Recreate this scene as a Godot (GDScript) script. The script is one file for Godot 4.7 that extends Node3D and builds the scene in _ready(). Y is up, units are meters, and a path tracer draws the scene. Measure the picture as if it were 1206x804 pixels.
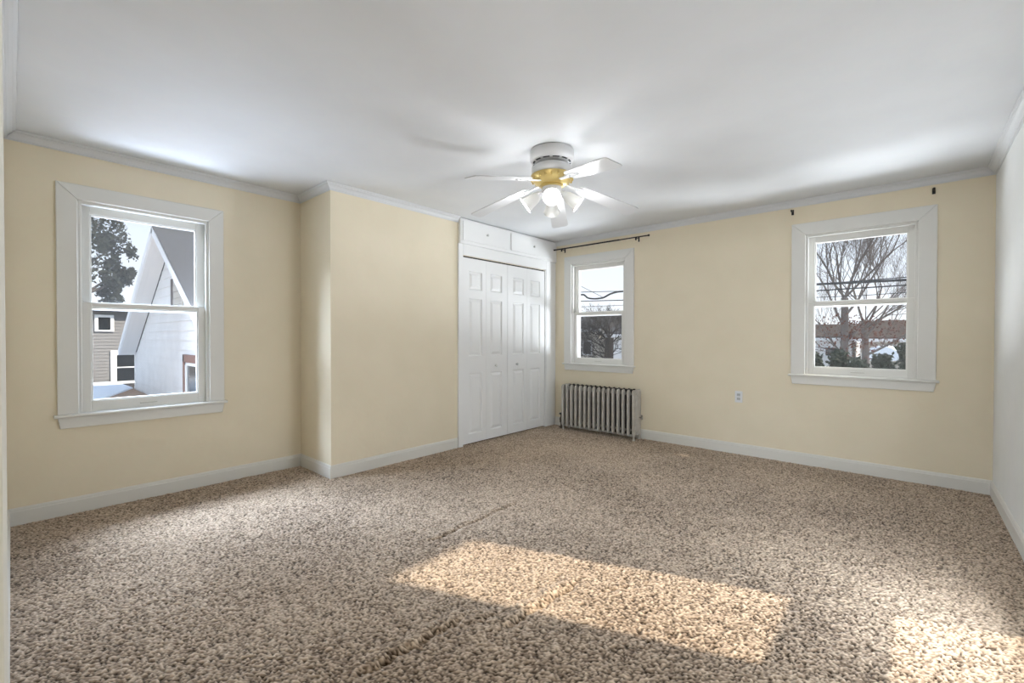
extends Node3D
# A bare bedroom: brown pile carpet, cream walls, three sash windows, a closet, a radiator and a ceiling fan.

const H := 2.44          # ceiling height
const XA := -4.141       # left window wall, faces +x
const XB := -3.572       # closet wall, faces +x, stands forward of the window wall
const ZN := -1.757       # short return between the two, faces +z
const ZC := -4.865       # far wall, faces +z
const XD := 0.468        # right wall, faces -x
const ZE := 0.024        # wall behind and beside the camera, faces -z
const WT := 0.2          # wall thickness
const GY := -3.0         # the ground outside, one storey down

var rng := RandomNumberGenerator.new()
var mats := {}

# ---------------------------------------------------------------- mesh building
class Geo:
	var v := PackedVector3Array()
	var n := PackedVector3Array()
	var c := PackedColorArray()
	var idx := PackedInt32Array()
	var xf := Transform3D()
	var col := Color(1, 1, 1)
	func tri_n(a: Vector3, b: Vector3, d: Vector3, na: Vector3, nb: Vector3, nd: Vector3) -> void:
		var k := v.size()
		v.append(xf * a); v.append(xf * b); v.append(xf * d)
		n.append((xf.basis * na).normalized()); n.append((xf.basis * nb).normalized()); n.append((xf.basis * nd).normalized())
		c.append(col); c.append(col); c.append(col)
		idx.append(k); idx.append(k + 2); idx.append(k + 1)
	func tri(a: Vector3, b: Vector3, d: Vector3) -> void:
		var m := (b - a).cross(d - a)
		if m.length_squared() < 1e-16:
			return
		m = m.normalized()
		tri_n(a, b, d, m, m, m)
	# counter-clockwise seen from outside
	func quad(a: Vector3, b: Vector3, d: Vector3, e: Vector3) -> void:
		tri(a, b, d)
		tri(a, d, e)
	func quad_n(a: Vector3, b: Vector3, d: Vector3, e: Vector3, na: Vector3, nb: Vector3, nd: Vector3, ne: Vector3) -> void:
		tri_n(a, b, d, na, nb, nd)
		tri_n(a, d, e, na, nd, ne)
	func box(lo: Vector3, hi: Vector3, b := 0.0) -> void:
		var l := Vector3(minf(lo.x, hi.x), minf(lo.y, hi.y), minf(lo.z, hi.z))
		var h := Vector3(maxf(lo.x, hi.x), maxf(lo.y, hi.y), maxf(lo.z, hi.z))
		var s := h - l
		b = minf(b, 0.45 * minf(s.x, minf(s.y, s.z)))
		var mid := (l + h) * 0.5
		var r := s * 0.5
		# six faces, then edge chamfers and corner triangles
		for ax in 3:
			var a1 := (ax + 1) % 3
			var a2 := (ax + 2) % 3
			for sg in [-1.0, 1.0]:
				var p := []
				for q in [[-1, -1], [1, -1], [1, 1], [-1, 1]]:
					var w := Vector3()
					w[ax] = sg * r[ax]
					w[a1] = q[0] * (r[a1] - b)
					w[a2] = q[1] * (r[a2] - b)
					p.append(mid + w)
				if sg > 0: quad(p[0], p[1], p[2], p[3])
				else: quad(p[3], p[2], p[1], p[0])
		if b <= 0.0:
			return
		for ax in 3:
			var a1 := (ax + 1) % 3
			var a2 := (ax + 2) % 3
			for s1 in [-1.0, 1.0]:
				for s2 in [-1.0, 1.0]:
					var p := []
					for q in [[-1.0, 0], [1.0, 0], [1.0, 1], [-1.0, 1]]:
						var w := Vector3()
						w[ax] = q[0] * (r[ax] - b)
						w[a1] = s1 * (r[a1] - (b if q[1] else 0.0))
						w[a2] = s2 * (r[a2] - (0.0 if q[1] else b))
						p.append(mid + w)
					if s1 * s2 > 0: quad(p[3], p[2], p[1], p[0]) if (p[1] - p[0]).cross(p[2] - p[0]).dot(p[0] - mid) < 0 else quad(p[0], p[1], p[2], p[3])
					else: quad(p[3], p[2], p[1], p[0]) if (p[1] - p[0]).cross(p[2] - p[0]).dot(p[0] - mid) < 0 else quad(p[0], p[1], p[2], p[3])
		for sx in [-1.0, 1.0]:
			for sy in [-1.0, 1.0]:
				for sz in [-1.0, 1.0]:
					var p0 := mid + Vector3(sx * r.x, sy * (r.y - b), sz * (r.z - b))
					var p1 := mid + Vector3(sx * (r.x - b), sy * r.y, sz * (r.z - b))
					var p2 := mid + Vector3(sx * (r.x - b), sy * (r.y - b), sz * r.z)
					if sx * sy * sz > 0: tri(p0, p1, p2)
					else: tri(p0, p2, p1)
	# a convex outline in x-y (counter-clockwise), extruded from z0 to z1, its front edge chamfered by b
	func prism(poly: Array, z0: float, z1: float, b := 0.0) -> void:
		var k := poly.size()
		var ins := []
		for i in k:
			var p: Vector2 = poly[i]
			var e0: Vector2 = (p - poly[(i + k - 1) % k]).normalized()
			var e1: Vector2 = (poly[(i + 1) % k] - p).normalized()
			var n0 := Vector2(-e0.y, e0.x)
			var n1 := Vector2(-e1.y, e1.x)
			var m := (n0 + n1)
			m = m / maxf(m.dot(n0), 0.2)
			ins.append(p + m * b)
		for i in range(1, k - 1):
			tri(V(ins[0], z1), V(ins[i], z1), V(ins[i + 1], z1))
			tri(V(poly[0], z0), V(poly[i + 1], z0), V(poly[i], z0))
		for i in k:
			var j := (i + 1) % k
			quad(V(poly[i], z0), V(poly[j], z0), V(poly[j], z1 - b), V(poly[i], z1 - b))
			if b > 0.0:
				quad(V(poly[i], z1 - b), V(poly[j], z1 - b), V(ins[j], z1), V(ins[i], z1))
	func V(p: Vector2, z: float) -> Vector3:
		return Vector3(p.x, p.y, z)
	# profile of (radius, y) points turned about y
	func lathe(prof: Array, seg := 24, closed := true, crease := 0.6) -> void:
		var k := prof.size()
		for i in k - 1:
			var a: Vector2 = prof[i]
			var b: Vector2 = prof[i + 1]
			var d := (b - a)
			if d.length() < 1e-6: continue
			var nn := Vector2(-d.y, d.x).normalized()   # prof runs downwards outside -> sign fixed below
			nn = Vector2(absf(nn.x) * (1.0 if d.y <= 0 else -1.0), nn.y)
			nn = Vector2(-d.y, d.x).normalized()
			var na := nn
			var nb := nn
			if i > 0:
				var dp: Vector2 = (a - prof[i - 1])
				var np := Vector2(-dp.y, dp.x).normalized()
				if np.dot(nn) > crease: na = (np + nn).normalized()
			if i < k - 2:
				var dq: Vector2 = (prof[i + 2] - b)
				var nq := Vector2(-dq.y, dq.x).normalized()
				if nq.dot(nn) > crease: nb = (nq + nn).normalized()
			for s in seg:
				var t0 := TAU * s / seg
				var t1 := TAU * (s + 1) / seg
				var u0 := Vector3(cos(t0), 0, sin(t0))
				var u1 := Vector3(cos(t1), 0, sin(t1))
				var y := Vector3(0, 1, 0)
				quad_n(u0 * a.x + y * a.y, u1 * a.x + y * a.y, u1 * b.x + y * b.y, u0 * b.x + y * b.y,
					u0 * na.x + y * na.y, u1 * na.x + y * na.y, u1 * nb.x + y * nb.y, u0 * nb.x + y * nb.y)
	# a round bar from a to b
	func tube(a: Vector3, b: Vector3, ra: float, rb: float, seg := 8, caps := true) -> void:
		var d := (b - a)
		if d.length() < 1e-6: return
		d = d.normalized()
		var u := d.cross(Vector3.UP if absf(d.y) < 0.9 else Vector3.RIGHT).normalized()
		var w := d.cross(u)
		for s in seg:
			var t0 := TAU * s / seg
			var t1 := TAU * (s + 1) / seg
			var n0 := u * cos(t0) + w * sin(t0)
			var n1 := u * cos(t1) + w * sin(t1)
			quad_n(a + n0 * ra, a + n1 * ra, b + n1 * rb, b + n0 * rb, n0, n1, n1, n0)
			if caps:
				tri_n(a, a + n1 * ra, a + n0 * ra, -d, -d, -d)
				tri_n(b, b + n0 * rb, b + n1 * rb, d, d, d)
	func path(pts: Array, r: float, seg := 8) -> void:
		for i in pts.size() - 1:
			tube(pts[i], pts[i + 1], r, r, seg, true)
	func ball(o: Vector3, r: Vector3, seg := 12, rings := 8) -> void:
		for i in rings:
			var p0 := PI * i / rings
			var p1 := PI * (i + 1) / rings
			for s in seg:
				var t0 := TAU * s / seg
				var t1 := TAU * (s + 1) / seg
				var q := []
				for e in [[p0, t0], [p1, t0], [p1, t1], [p0, t1]]:
					q.append(Vector3(sin(e[0]) * cos(e[1]), cos(e[0]), sin(e[0]) * sin(e[1])))
				quad_n(o + q[3] * r, o + q[2] * r, o + q[1] * r, o + q[0] * r, q[3] / r, q[2] / r, q[1] / r, q[0] / r)
	func mesh() -> ArrayMesh:
		var arr := []
		arr.resize(Mesh.ARRAY_MAX)
		arr[Mesh.ARRAY_VERTEX] = v
		arr[Mesh.ARRAY_NORMAL] = n
		arr[Mesh.ARRAY_COLOR] = c
		arr[Mesh.ARRAY_INDEX] = idx
		var m := ArrayMesh.new()
		m.add_surface_from_arrays(Mesh.PRIMITIVE_TRIANGLES, arr)
		return m

# ---------------------------------------------------------------- objects
var taken := {}
func numbered(called: String) -> String:
	if not taken.has(called):
		taken[called] = 0
		return called
	taken[called] += 1
	return "%s_%03d" % [called, taken[called]]

func tag(o: Node3D, label := "", category := "", group := "", kind := "") -> Node3D:
	if label: o.set_meta("label", label)
	if category: o.set_meta("category", category)
	if group: o.set_meta("group", group)
	if kind: o.set_meta("kind", kind)
	return o

func thing(called: String, label: String, category: String, at := Vector3.ZERO, turn := 0.0, group := "", kind := "") -> Node3D:
	var o := Node3D.new()
	o.name = numbered(called)
	add_child(o, true)
	o.position = at
	o.rotation.y = turn
	tag(o, label, category, group, kind)
	return o

func part(called: String, g, m: Material, parent: Node3D, kind := "") -> MeshInstance3D:
	var o := MeshInstance3D.new()
	o.name = called
	o.mesh = g.mesh() if g is Geo else g
	o.material_override = m
	parent.add_child(o, true)
	if kind: o.set_meta("kind", kind)
	return o

func solo(called: String, g, m: Material, label: String, category: String, group := "", kind := "") -> MeshInstance3D:
	var o := part(numbered(called), g, m, self)
	tag(o, label, category, group, kind)
	return o

func mat(called: String, color: Color, rough := 0.6, metal := 0.0) -> StandardMaterial3D:
	if mats.has(called):
		return mats[called]
	var m := StandardMaterial3D.new()
	m.resource_name = called
	m.albedo_color = color
	m.roughness = rough
	m.metallic = metal
	mats[called] = m
	return m

func noise(seed_: int, freq: float, oct := 4) -> FastNoiseLite:
	var f := FastNoiseLite.new()
	f.seed = seed_
	f.noise_type = FastNoiseLite.TYPE_SIMPLEX_SMOOTH
	f.frequency = freq
	f.fractal_octaves = oct
	return f

func noise_tex(seed_: int, freq: float, size: int, a: Color, b: Color, oct := 4) -> NoiseTexture2D:
	var t := NoiseTexture2D.new()
	t.width = size
	t.height = size
	t.seamless = true
	t.noise = noise(seed_, freq, oct)
	var g := Gradient.new()
	g.set_color(0, a)
	g.set_color(1, b)
	t.color_ramp = g
	return t

# a mottled, slightly rough painted surface, mapped in world space
func paint(called: String, a: Color, b: Color, scale: float, rough: float, bump := 0.0, sd := 1, freq := 0.012) -> StandardMaterial3D:
	var m := mat(called, Color.WHITE, rough)
	m.albedo_texture = noise_tex(sd, freq, 512, a, b)
	m.uv1_triplanar = true
	m.uv1_world_triplanar = true
	m.uv1_scale = Vector3.ONE * scale
	if bump > 0.0:
		m.heightmap_enabled = true
		m.heightmap_scale = bump
		m.heightmap_texture = noise_tex(sd + 7, 0.08, 512, Color.BLACK, Color.WHITE, 2)
	return m

# ---------------------------------------------------------------- set-up
func camera_and_light() -> void:
	var cam := Camera3D.new()
	cam.name = "camera"
	cam.near = 0.02
	cam.far = 400.0
	cam.fov = 74.786
	add_child(cam)
	cam.position = Vector3(0, 1.1748, 0)
	var yaw := 0.72794
	var pitch := -0.01008
	var fw := Vector3(-sin(yaw), 0, -cos(yaw))
	var rt := Vector3(cos(yaw), 0, -sin(yaw))
	var f2 := fw * cos(pitch) + Vector3.UP * sin(pitch)
	var up := Vector3.UP * cos(pitch) - fw * sin(pitch)
	var roll := 0.0012
	cam.basis = Basis(rt * cos(roll) + up * sin(roll), up * cos(roll) - rt * sin(roll), -f2)
	cam.current = true

	var we := WorldEnvironment.new()
	we.name = "environment"
	var env := Environment.new()
	var sky := Sky.new()
	var sm := ProceduralSkyMaterial.new()
	sm.sky_top_color = Color(0.72, 0.80, 0.90)
	sm.sky_horizon_color = Color(0.93, 0.95, 0.97)
	sm.sky_curve = 0.2
	sm.ground_bottom_color = Color(0.55, 0.55, 0.55)
	sm.ground_horizon_color = Color(0.85, 0.87, 0.9)
	sm.sun_angle_max = 1.0
	sm.sky_energy_multiplier = 1.0
	sm.ground_energy_multiplier = 1.0
	sky.sky_material = sm
	env.background_mode = Environment.BG_SKY
	env.sky = sky
	env.background_energy_multiplier = 1.08
	env.tonemap_mode = Environment.TONE_MAPPER_LINEAR
	env.tonemap_exposure = 1.24
	env.sdfgi_enabled = true
	env.ssao_enabled = true
	env.ssil_enabled = true
	we.environment = env
	add_child(we)

	# low winter sun through the storm door of the right wall
	var sun := DirectionalLight3D.new()
	sun.name = "sun"
	sun.light_color = Color(1.0, 0.95, 0.87)
	sun.light_energy = 1.5
	sun.light_angular_distance = 1.2
	sun.shadow_enabled = true
	sun.sky_mode = DirectionalLight3D.SKY_MODE_LIGHT_ONLY
	add_child(sun)
	sun.look_at_from_position(Vector3.ZERO, Vector3(-1.17, -1.0, 0.45), Vector3.UP)

	# added fill lights, out of view, standing in for stronger daylight at the openings
	var fill_tint := Color(0.935, 0.967, 1.0)
	var blue_fill_tint := Color(0.825, 0.90, 1.0)
	area("storm_door_fill", Vector3(XD + 0.06, 0.40, -2.415), Vector3(-1, 0.5, 0), Vector2(0.52, 0.15), 2.35, fill_tint)
	area("left_window_low_fill", Vector3(-5.2, -0.08, -0.25), Vector3(1, 1.1, -0.35), Vector2(1.8, 0.9), 16.0, blue_fill_tint)
	area("left_window_high_fill", Vector3(-6.6, 3.7, -0.3), Vector3(1, -0.8, -0.1), Vector2(3.0, 1.6), 95.0, blue_fill_tint)
	area("left_window_side_fill", Vector3(-6.6, 3.4, 1.6), Vector3(1, -0.6, -0.8), Vector2(3.0, 1.6), 105.0, blue_fill_tint)
	area("narrow_window_fill", Vector3(-2.9, -0.3, -8.2), Vector3(0, 0.6, 1), Vector2(5.0, 1.6), 36.0, fill_tint)
	area("wide_window_fill", Vector3(-0.3, -0.3, -8.2), Vector3(0, 0.6, 1), Vector2(5.0, 1.6), 34.0, fill_tint)
	area("wide_window_side_fill", Vector3(3.2, 0.0, -7.4), Vector3(-1, 0.4, 0.7), Vector2(2.0, 1.4), 68.0, fill_tint)
	area("hall_fill", Vector3(-0.36, 1.15, ZE + 1.46), Vector3(0, 0.0, -1), Vector2(1.4, 2.1), 3.4, fill_tint)  # added fill behind the camera; the hall has no window

func area(called: String, at: Vector3, towards: Vector3, size: Vector2, energy: float, color: Color) -> void:
	var a := AreaLight3D.new()
	a.name = called
	a.area_size = size
	a.light_energy = energy
	a.light_color = color
	a.area_range = 14.0
	a.area_attenuation = 2.0
	a.shadow_enabled = true
	add_child(a)
	a.look_at_from_position(at, at + towards, Vector3.UP)

# ---------------------------------------------------------------- the room shell
# a wall in its own frame: x runs along it, y up, its face at z = 0, its body behind; holes are [x0, y0, x1, y1]
func wall_geo(x0: float, x1: float, y0: float, y1: float, depth: float, holes: Array) -> Geo:
	var g := Geo.new()
	var xs := [x0, x1]
	var ys := [y0, y1]
	for h in holes:
		xs.append(h[0]); xs.append(h[2]); ys.append(h[1]); ys.append(h[3])
	xs.sort(); ys.sort()
	for i in xs.size() - 1:
		for j in ys.size() - 1:
			if xs[i + 1] - xs[i] < 1e-5 or ys[j + 1] - ys[j] < 1e-5: continue
			var mx: float = (xs[i] + xs[i + 1]) * 0.5
			var my: float = (ys[j] + ys[j + 1]) * 0.5
			var open := false
			for h in holes:
				if mx > h[0] and mx < h[2] and my > h[1] and my < h[3]: open = true
			if open: continue
			g.quad(Vector3(xs[i], ys[j], 0), Vector3(xs[i + 1], ys[j], 0), Vector3(xs[i + 1], ys[j + 1], 0), Vector3(xs[i], ys[j + 1], 0))
			g.quad(Vector3(xs[i + 1], ys[j], -depth), Vector3(xs[i], ys[j], -depth), Vector3(xs[i], ys[j + 1], -depth), Vector3(xs[i + 1], ys[j + 1], -depth))
	var rects := holes.duplicate()
	for h in rects:
		var a := Vector3(h[0], h[1], 0); var b := Vector3(h[2], h[1], 0); var c := Vector3(h[2], h[3], 0); var d := Vector3(h[0], h[3], 0)
		var k := Vector3(0, 0, -depth)
		g.quad(a, a + k, b + k, b) if false else g.quad(a + k, a, b, b + k)
		g.quad(b + k, b, c, c + k); g.quad(c + k, c, d, d + k); g.quad(d + k, d, a, a + k)
	var p := [Vector3(x0, y0, 0), Vector3(x1, y0, 0), Vector3(x1, y1, 0), Vector3(x0, y1, 0)]
	for i in 4:
		var q := Vector3(0, 0, -depth)
		g.quad(p[i] + q, p[(i + 1) % 4] + q, p[(i + 1) % 4], p[i])
	return g

func wall(called: String, at: Vector3, turn: float, len0: float, len1: float, holes: Array, label: String, m: Material, depth := WT, y0 := -0.1, y1 := H + 0.1) -> void:
	var o := solo(called, wall_geo(len0, len1, y0, y1, depth, holes), m, label, "wall", "", "structure")
	o.position = at
	o.rotation.y = turn

# a moulding along a wall: profile points (out from the wall, height), run from s0 to s1 in the wall's frame, mitred by m0 / m1 (1 inside corner, -1 outside, 0 square)
func run_geo(prof: Array, s0: float, s1: float, m0: float, m1: float, smooth := false) -> Geo:
	var g := Geo.new()
	var k := prof.size()
	for i in k:
		var a: Vector2 = prof[i]
		var b: Vector2 = prof[(i + 1) % k]
		g.quad(Vector3(s0 + m0 * a.x, a.y, a.x), Vector3(s1 - m1 * a.x, a.y, a.x), Vector3(s1 - m1 * b.x, b.y, b.x), Vector3(s0 + m0 * b.x, b.y, b.x))
	for i in range(1, k - 1):
		var a: Vector2 = prof[0]; var b: Vector2 = prof[i]; var c: Vector2 = prof[i + 1]
		g.tri(Vector3(s0 + m0 * a.x, a.y, a.x), Vector3(s0 + m0 * b.x, b.y, b.x), Vector3(s0 + m0 * c.x, c.y, c.x))
		g.tri(Vector3(s1 - m1 * a.x, a.y, a.x), Vector3(s1 - m1 * c.x, c.y, c.x), Vector3(s1 - m1 * b.x, b.y, b.x))
	return g

const BASE := [Vector2(0, 0.0), Vector2(0.014, 0.0), Vector2(0.014, 0.086), Vector2(0.011, 0.090), Vector2(0.0105, 0.098), Vector2(0.006, 0.107), Vector2(0, 0.109)]
const CROWN := [Vector2(0, H - 0.058), Vector2(0.007, H - 0.058), Vector2(0.007, H - 0.050), Vector2(0.013, H - 0.048), Vector2(0.017, H - 0.038), Vector2(0.026, H - 0.027), Vector2(0.038, H - 0.019), Vector2(0.041, H - 0.019), Vector2(0.041, H - 0.013), Vector2(0.050, H - 0.011), Vector2(0.052, H - 0.002), Vector2(0, H - 0.002)]

func moulding(called: String, prof: Array, at: Vector3, turn: float, s0: float, s1: float, m0: float, m1: float, label: String, cat: String, m: Material) -> void:
	var o := solo(called, run_geo(prof, s0, s1, m0, m1), m, label, cat, "", "structure")
	o.position = at
	o.rotation.y = turn

func shell() -> void:
	var cream := paint("cream wall paint", Color(0.90, 0.855, 0.755), Color(0.92, 0.875, 0.78), 0.35, 0.62, 0.05, 3)
	var white := mats["white paint"] as Material
	var pale := paint("pale wall paint", Color(0.90, 0.90, 0.89), Color(0.92, 0.92, 0.91), 0.35, 0.62, 0.05, 4)
	var ceil_m := paint("ceiling paint", Color(0.86, 0.865, 0.87), Color(0.88, 0.885, 0.89), 0.3, 0.8, 0.03, 5)

	# floor slab and ceiling
	var g := Geo.new()
	g.box(Vector3(XA - WT, -0.25, ZC - WT), Vector3(XD + WT, -0.03, ZE + 1.6))
	solo("floor", g, mat("subfloor", Color(0.45, 0.36, 0.28), 0.8), "wooden subfloor lying hidden under the brown carpet", "floor", "", "structure")
	g = Geo.new()
	g.box(Vector3(XA - WT, H, ZC - WT), Vector3(XD + WT, H + 0.2, ZE + 1.6))
	solo("ceiling", g, ceil_m, "smooth flat white ceiling over the whole room", "ceiling", "", "structure")

	# walls; each hole is in the wall's own frame
	wall("wall_left", Vector3(XA, 0, 0), PI / 2, -ZE - 0.0, -ZN + 0.0, [[0.300, 0.60, 1.045, 2.085]], "cream wall on the left with the large sash window", cream)
	wall("wall_return", Vector3(0, 0, ZN), 0.0, XA - WT, XB - 0.12, [], "short cream return wall between left wall and closet wall", cream, 0.12)
	wall("wall_closet", Vector3(XB, 0, 0), PI / 2, -ZN, -ZC, [[3.195, -0.1, 4.655, 2.045]], "cream wall with the white closet in its far end", cream, 0.12)
	wall("wall_far", Vector3(0, 0, ZC), 0.0, XA, XD + WT, [[-3.30, 0.78, -2.52, 2.115], [-0.722, 0.78, 0.046, 2.115]], "long cream far wall with two windows above the radiator", cream)
	wall("wall_right", Vector3(XD, 0, 0), -PI / 2, ZC - WT, ZE + WT, [[-2.76, -0.1, -2.01, 2.17]], "pale off-white wall at the right edge of the picture", pale)
	wall("wall_near", Vector3(0, 0, ZE), PI, -XD, -XA + WT, [[-0.10, -0.1, 0.77, 2.05]], "cream wall at the left edge beside the doorway", cream, 0.14)

	# closet interior behind the bifold doors
	g = Geo.new()
	g.box(Vector3(XB - 0.75, -0.1, -3.10), Vector3(XB - 0.70, H, ZC))
	g.box(Vector3(XB - 0.70, -0.1, -3.10), Vector3(XB - 0.12, H, -3.15))
	solo("wall_closet_inside", g, cream, "inner wall of the closet behind its doors", "wall", "", "structure")

	var crown_m := mat("crown paint", Color(0.845, 0.85, 0.855), 0.45)
	# baseboards
	moulding("baseboard_left", BASE, Vector3(XA, 0, 0), PI / 2, -ZE, -ZN, 1, 1, "white baseboard along the left window wall", "baseboard", white)
	moulding("baseboard_return", BASE, Vector3(0, 0, ZN), 0.0, XA, XB, 1, -1, "short white baseboard on the return wall", "baseboard", white)
	moulding("baseboard_closet", BASE, Vector3(XB, 0, 0), PI / 2, -ZN, 3.135, -1, 0, "white baseboard running up to the closet", "baseboard", white)
	moulding("baseboard_far", BASE, Vector3(0, 0, ZC), 0.0, XB, XD, 0, 1, "long white baseboard along the far wall", "baseboard", white)
	moulding("baseboard_right", BASE, Vector3(XD, 0, 0), -PI / 2, ZC, -2.85, 1, 0, "white baseboard along the right wall", "baseboard", white)
	moulding("baseboard_near", BASE, Vector3(0, 0, ZE), PI, 0.855, -XA, 0, 1, "white baseboard in the left corner beside the doorway", "baseboard", white)
	# crown mouldings
	moulding("trim_1", CROWN, Vector3(XA, 0, 0), PI / 2, -ZE, -ZN, 1, 1, "white crown moulding above the left window wall", "crown moulding", crown_m)
	moulding("trim_2", CROWN, Vector3(0, 0, ZN), 0.0, XA, XB, 1, -1, "short white crown moulding on the return wall", "crown moulding", crown_m)
	moulding("trim_3", CROWN, Vector3(XB, 0, 0), PI / 2, -ZN, 3.148, -1, 0, "white crown moulding ending at the closet cabinets", "crown moulding", crown_m)
	moulding("trim_4", CROWN, Vector3(0, 0, ZC), 0.0, XB, XD, 0, 1, "white crown moulding along the far wall", "crown moulding", crown_m)
	moulding("trim_5", CROWN, Vector3(XD, 0, 0), -PI / 2, ZC, ZE, 1, 1, "white crown moulding along the right wall", "crown moulding", crown_m)
	moulding("trim_6", CROWN, Vector3(0, 0, ZE), PI, -XD, -XA, 1, 1, "white crown moulding on the near wall, far left", "crown moulding", crown_m)

	doorway()
	storm_door()
	hall(cream, ceil_m)

# the doorway the camera looks out of: casing, jamb, strike plate
func doorway() -> void:
	var white := mats["white paint"] as Material
	var t := thing("door_3", "white doorway casing at the left edge of the picture", "door frame", Vector3(0, 0, ZE), PI, "", "structure")
	var g := Geo.new()
	g.box(Vector3(0.765, -0.01, 0), Vector3(0.852, 2.13, 0.0195), 0.003)
	part("casing", g, white, t)
	g = Geo.new()
	g.box(Vector3(-0.182, -0.01, 0), Vector3(-0.095, 2.13, 0.0195), 0.003)
	part("casing", g, white, t)
	g = Geo.new()
	g.box(Vector3(-0.095, 2.045, 0), Vector3(0.765, 2.13, 0.0195), 0.003)
	part("casing_head", g, white, t)
	g = Geo.new()
	g.box(Vector3(0.752, -0.01, -0.14), Vector3(0.768, 2.05, 0.002))
	g.box(Vector3(-0.098, -0.01, -0.14), Vector3(-0.082, 2.05, 0.002))
	g.box(Vector3(-0.082, 2.034, -0.14), Vector3(0.752, 2.05, 0.002))
	part("jamb", g, white, t)

# glazed storm door in the right wall, where the sun on the carpet comes in
func storm_door() -> void:
	var white := mats["white paint"] as Material
	var t := thing("door_4", "white glazed storm door in the right wall, beyond the frame", "door", Vector3(XD, 0, 0), -PI / 2, "", "structure")
	# in the door's frame x is the world's z
	var g := Geo.new()
	for h in [[-2.755, 0.0, -2.695, 2.165], [-2.125, 0.0, -2.015, 2.165]]:
		g.box(Vector3(h[0], h[1], -0.06), Vector3(h[2], h[3], -0.025), 0.003)
	g.box(Vector3(-2.695, 2.11, -0.06), Vector3(-2.125, 2.165, -0.025), 0.003)
	g.box(Vector3(-2.695, 0.485, -0.06), Vector3(-2.125, 0.76, -0.025), 0.003)
	g.box(Vector3(-2.695, 0.0, -0.06), Vector3(-2.125, 0.09, -0.025), 0.003)
	part("door_frame", g, white, t)
	g = Geo.new()
	g.box(Vector3(-2.70, 0.75, -0.046), Vector3(-2.12, 2.12, -0.042))
	part("glass", g, mats["window glass"], t)
	g = Geo.new()
	g.box(Vector3(-2.70, 0.08, -0.046), Vector3(-2.12, 0.49, -0.042))
	part("glass", g, mats["window glass"], t)
	g = Geo.new()
	g.box(Vector3(-2.845, 0, 0), Vector3(-2.757, 2.25, 0.018), 0.003)
	g.box(Vector3(-2.013, 0, 0), Vector3(-1.925, 2.25, 0.018), 0.003)
	g.box(Vector3(-2.757, 2.168, 0), Vector3(-2.013, 2.25, 0.018), 0.003)
	part("casing", g, white, t)

func hall(cream: Material, ceil_m: Material) -> void:
	var g := Geo.new()
	g.box(Vector3(-1.3, -0.1, ZE + 0.14), Vector3(-1.2, H, ZE + 1.6))
	g.box(Vector3(XD, -0.1, ZE + 0.2), Vector3(XD + 0.1, H, ZE + 1.6))
	g.box(Vector3(-1.2, -0.1, ZE + 1.5), Vector3(XD, H, ZE + 1.6))
	solo("wall_hall", g, cream, "cream walls of the hall behind the doorway", "wall", "", "structure")

# ---------------------------------------------------------------- carpet
# a wrinkle from a to b: a raised roll with a narrow crease on its right-hand side
func ridge(p: Vector2, a: Vector2, b: Vector2, w: float, h: float) -> float:
	var d := b - a
	var t := (p - a).dot(d) / d.length_squared()
	if t < 0.0 or t > 1.0: return 0.0
	var u := d.normalized()
	var q := p - a
	var side := u.y * q.x - u.x * q.y + 0.006 * sin(t * 23.0) + 0.004 * sin(t * 61.0)
	if absf(side) > w * 1.8: return 0.0
	var fade := smoothstep(0.0, 0.2, t) * (1.0 - smoothstep(0.75, 1.0, t))
	var x := (side + w * 0.45) / w
	var roll := maxf(0.0, 1.0 - x * x)
	var y := (side - w * 0.5) / (w * 0.42)
	var crease := maxf(0.0, 1.0 - y * y)
	return (h * 0.36 * roll * roll - h * 0.42 * crease) * fade

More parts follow.
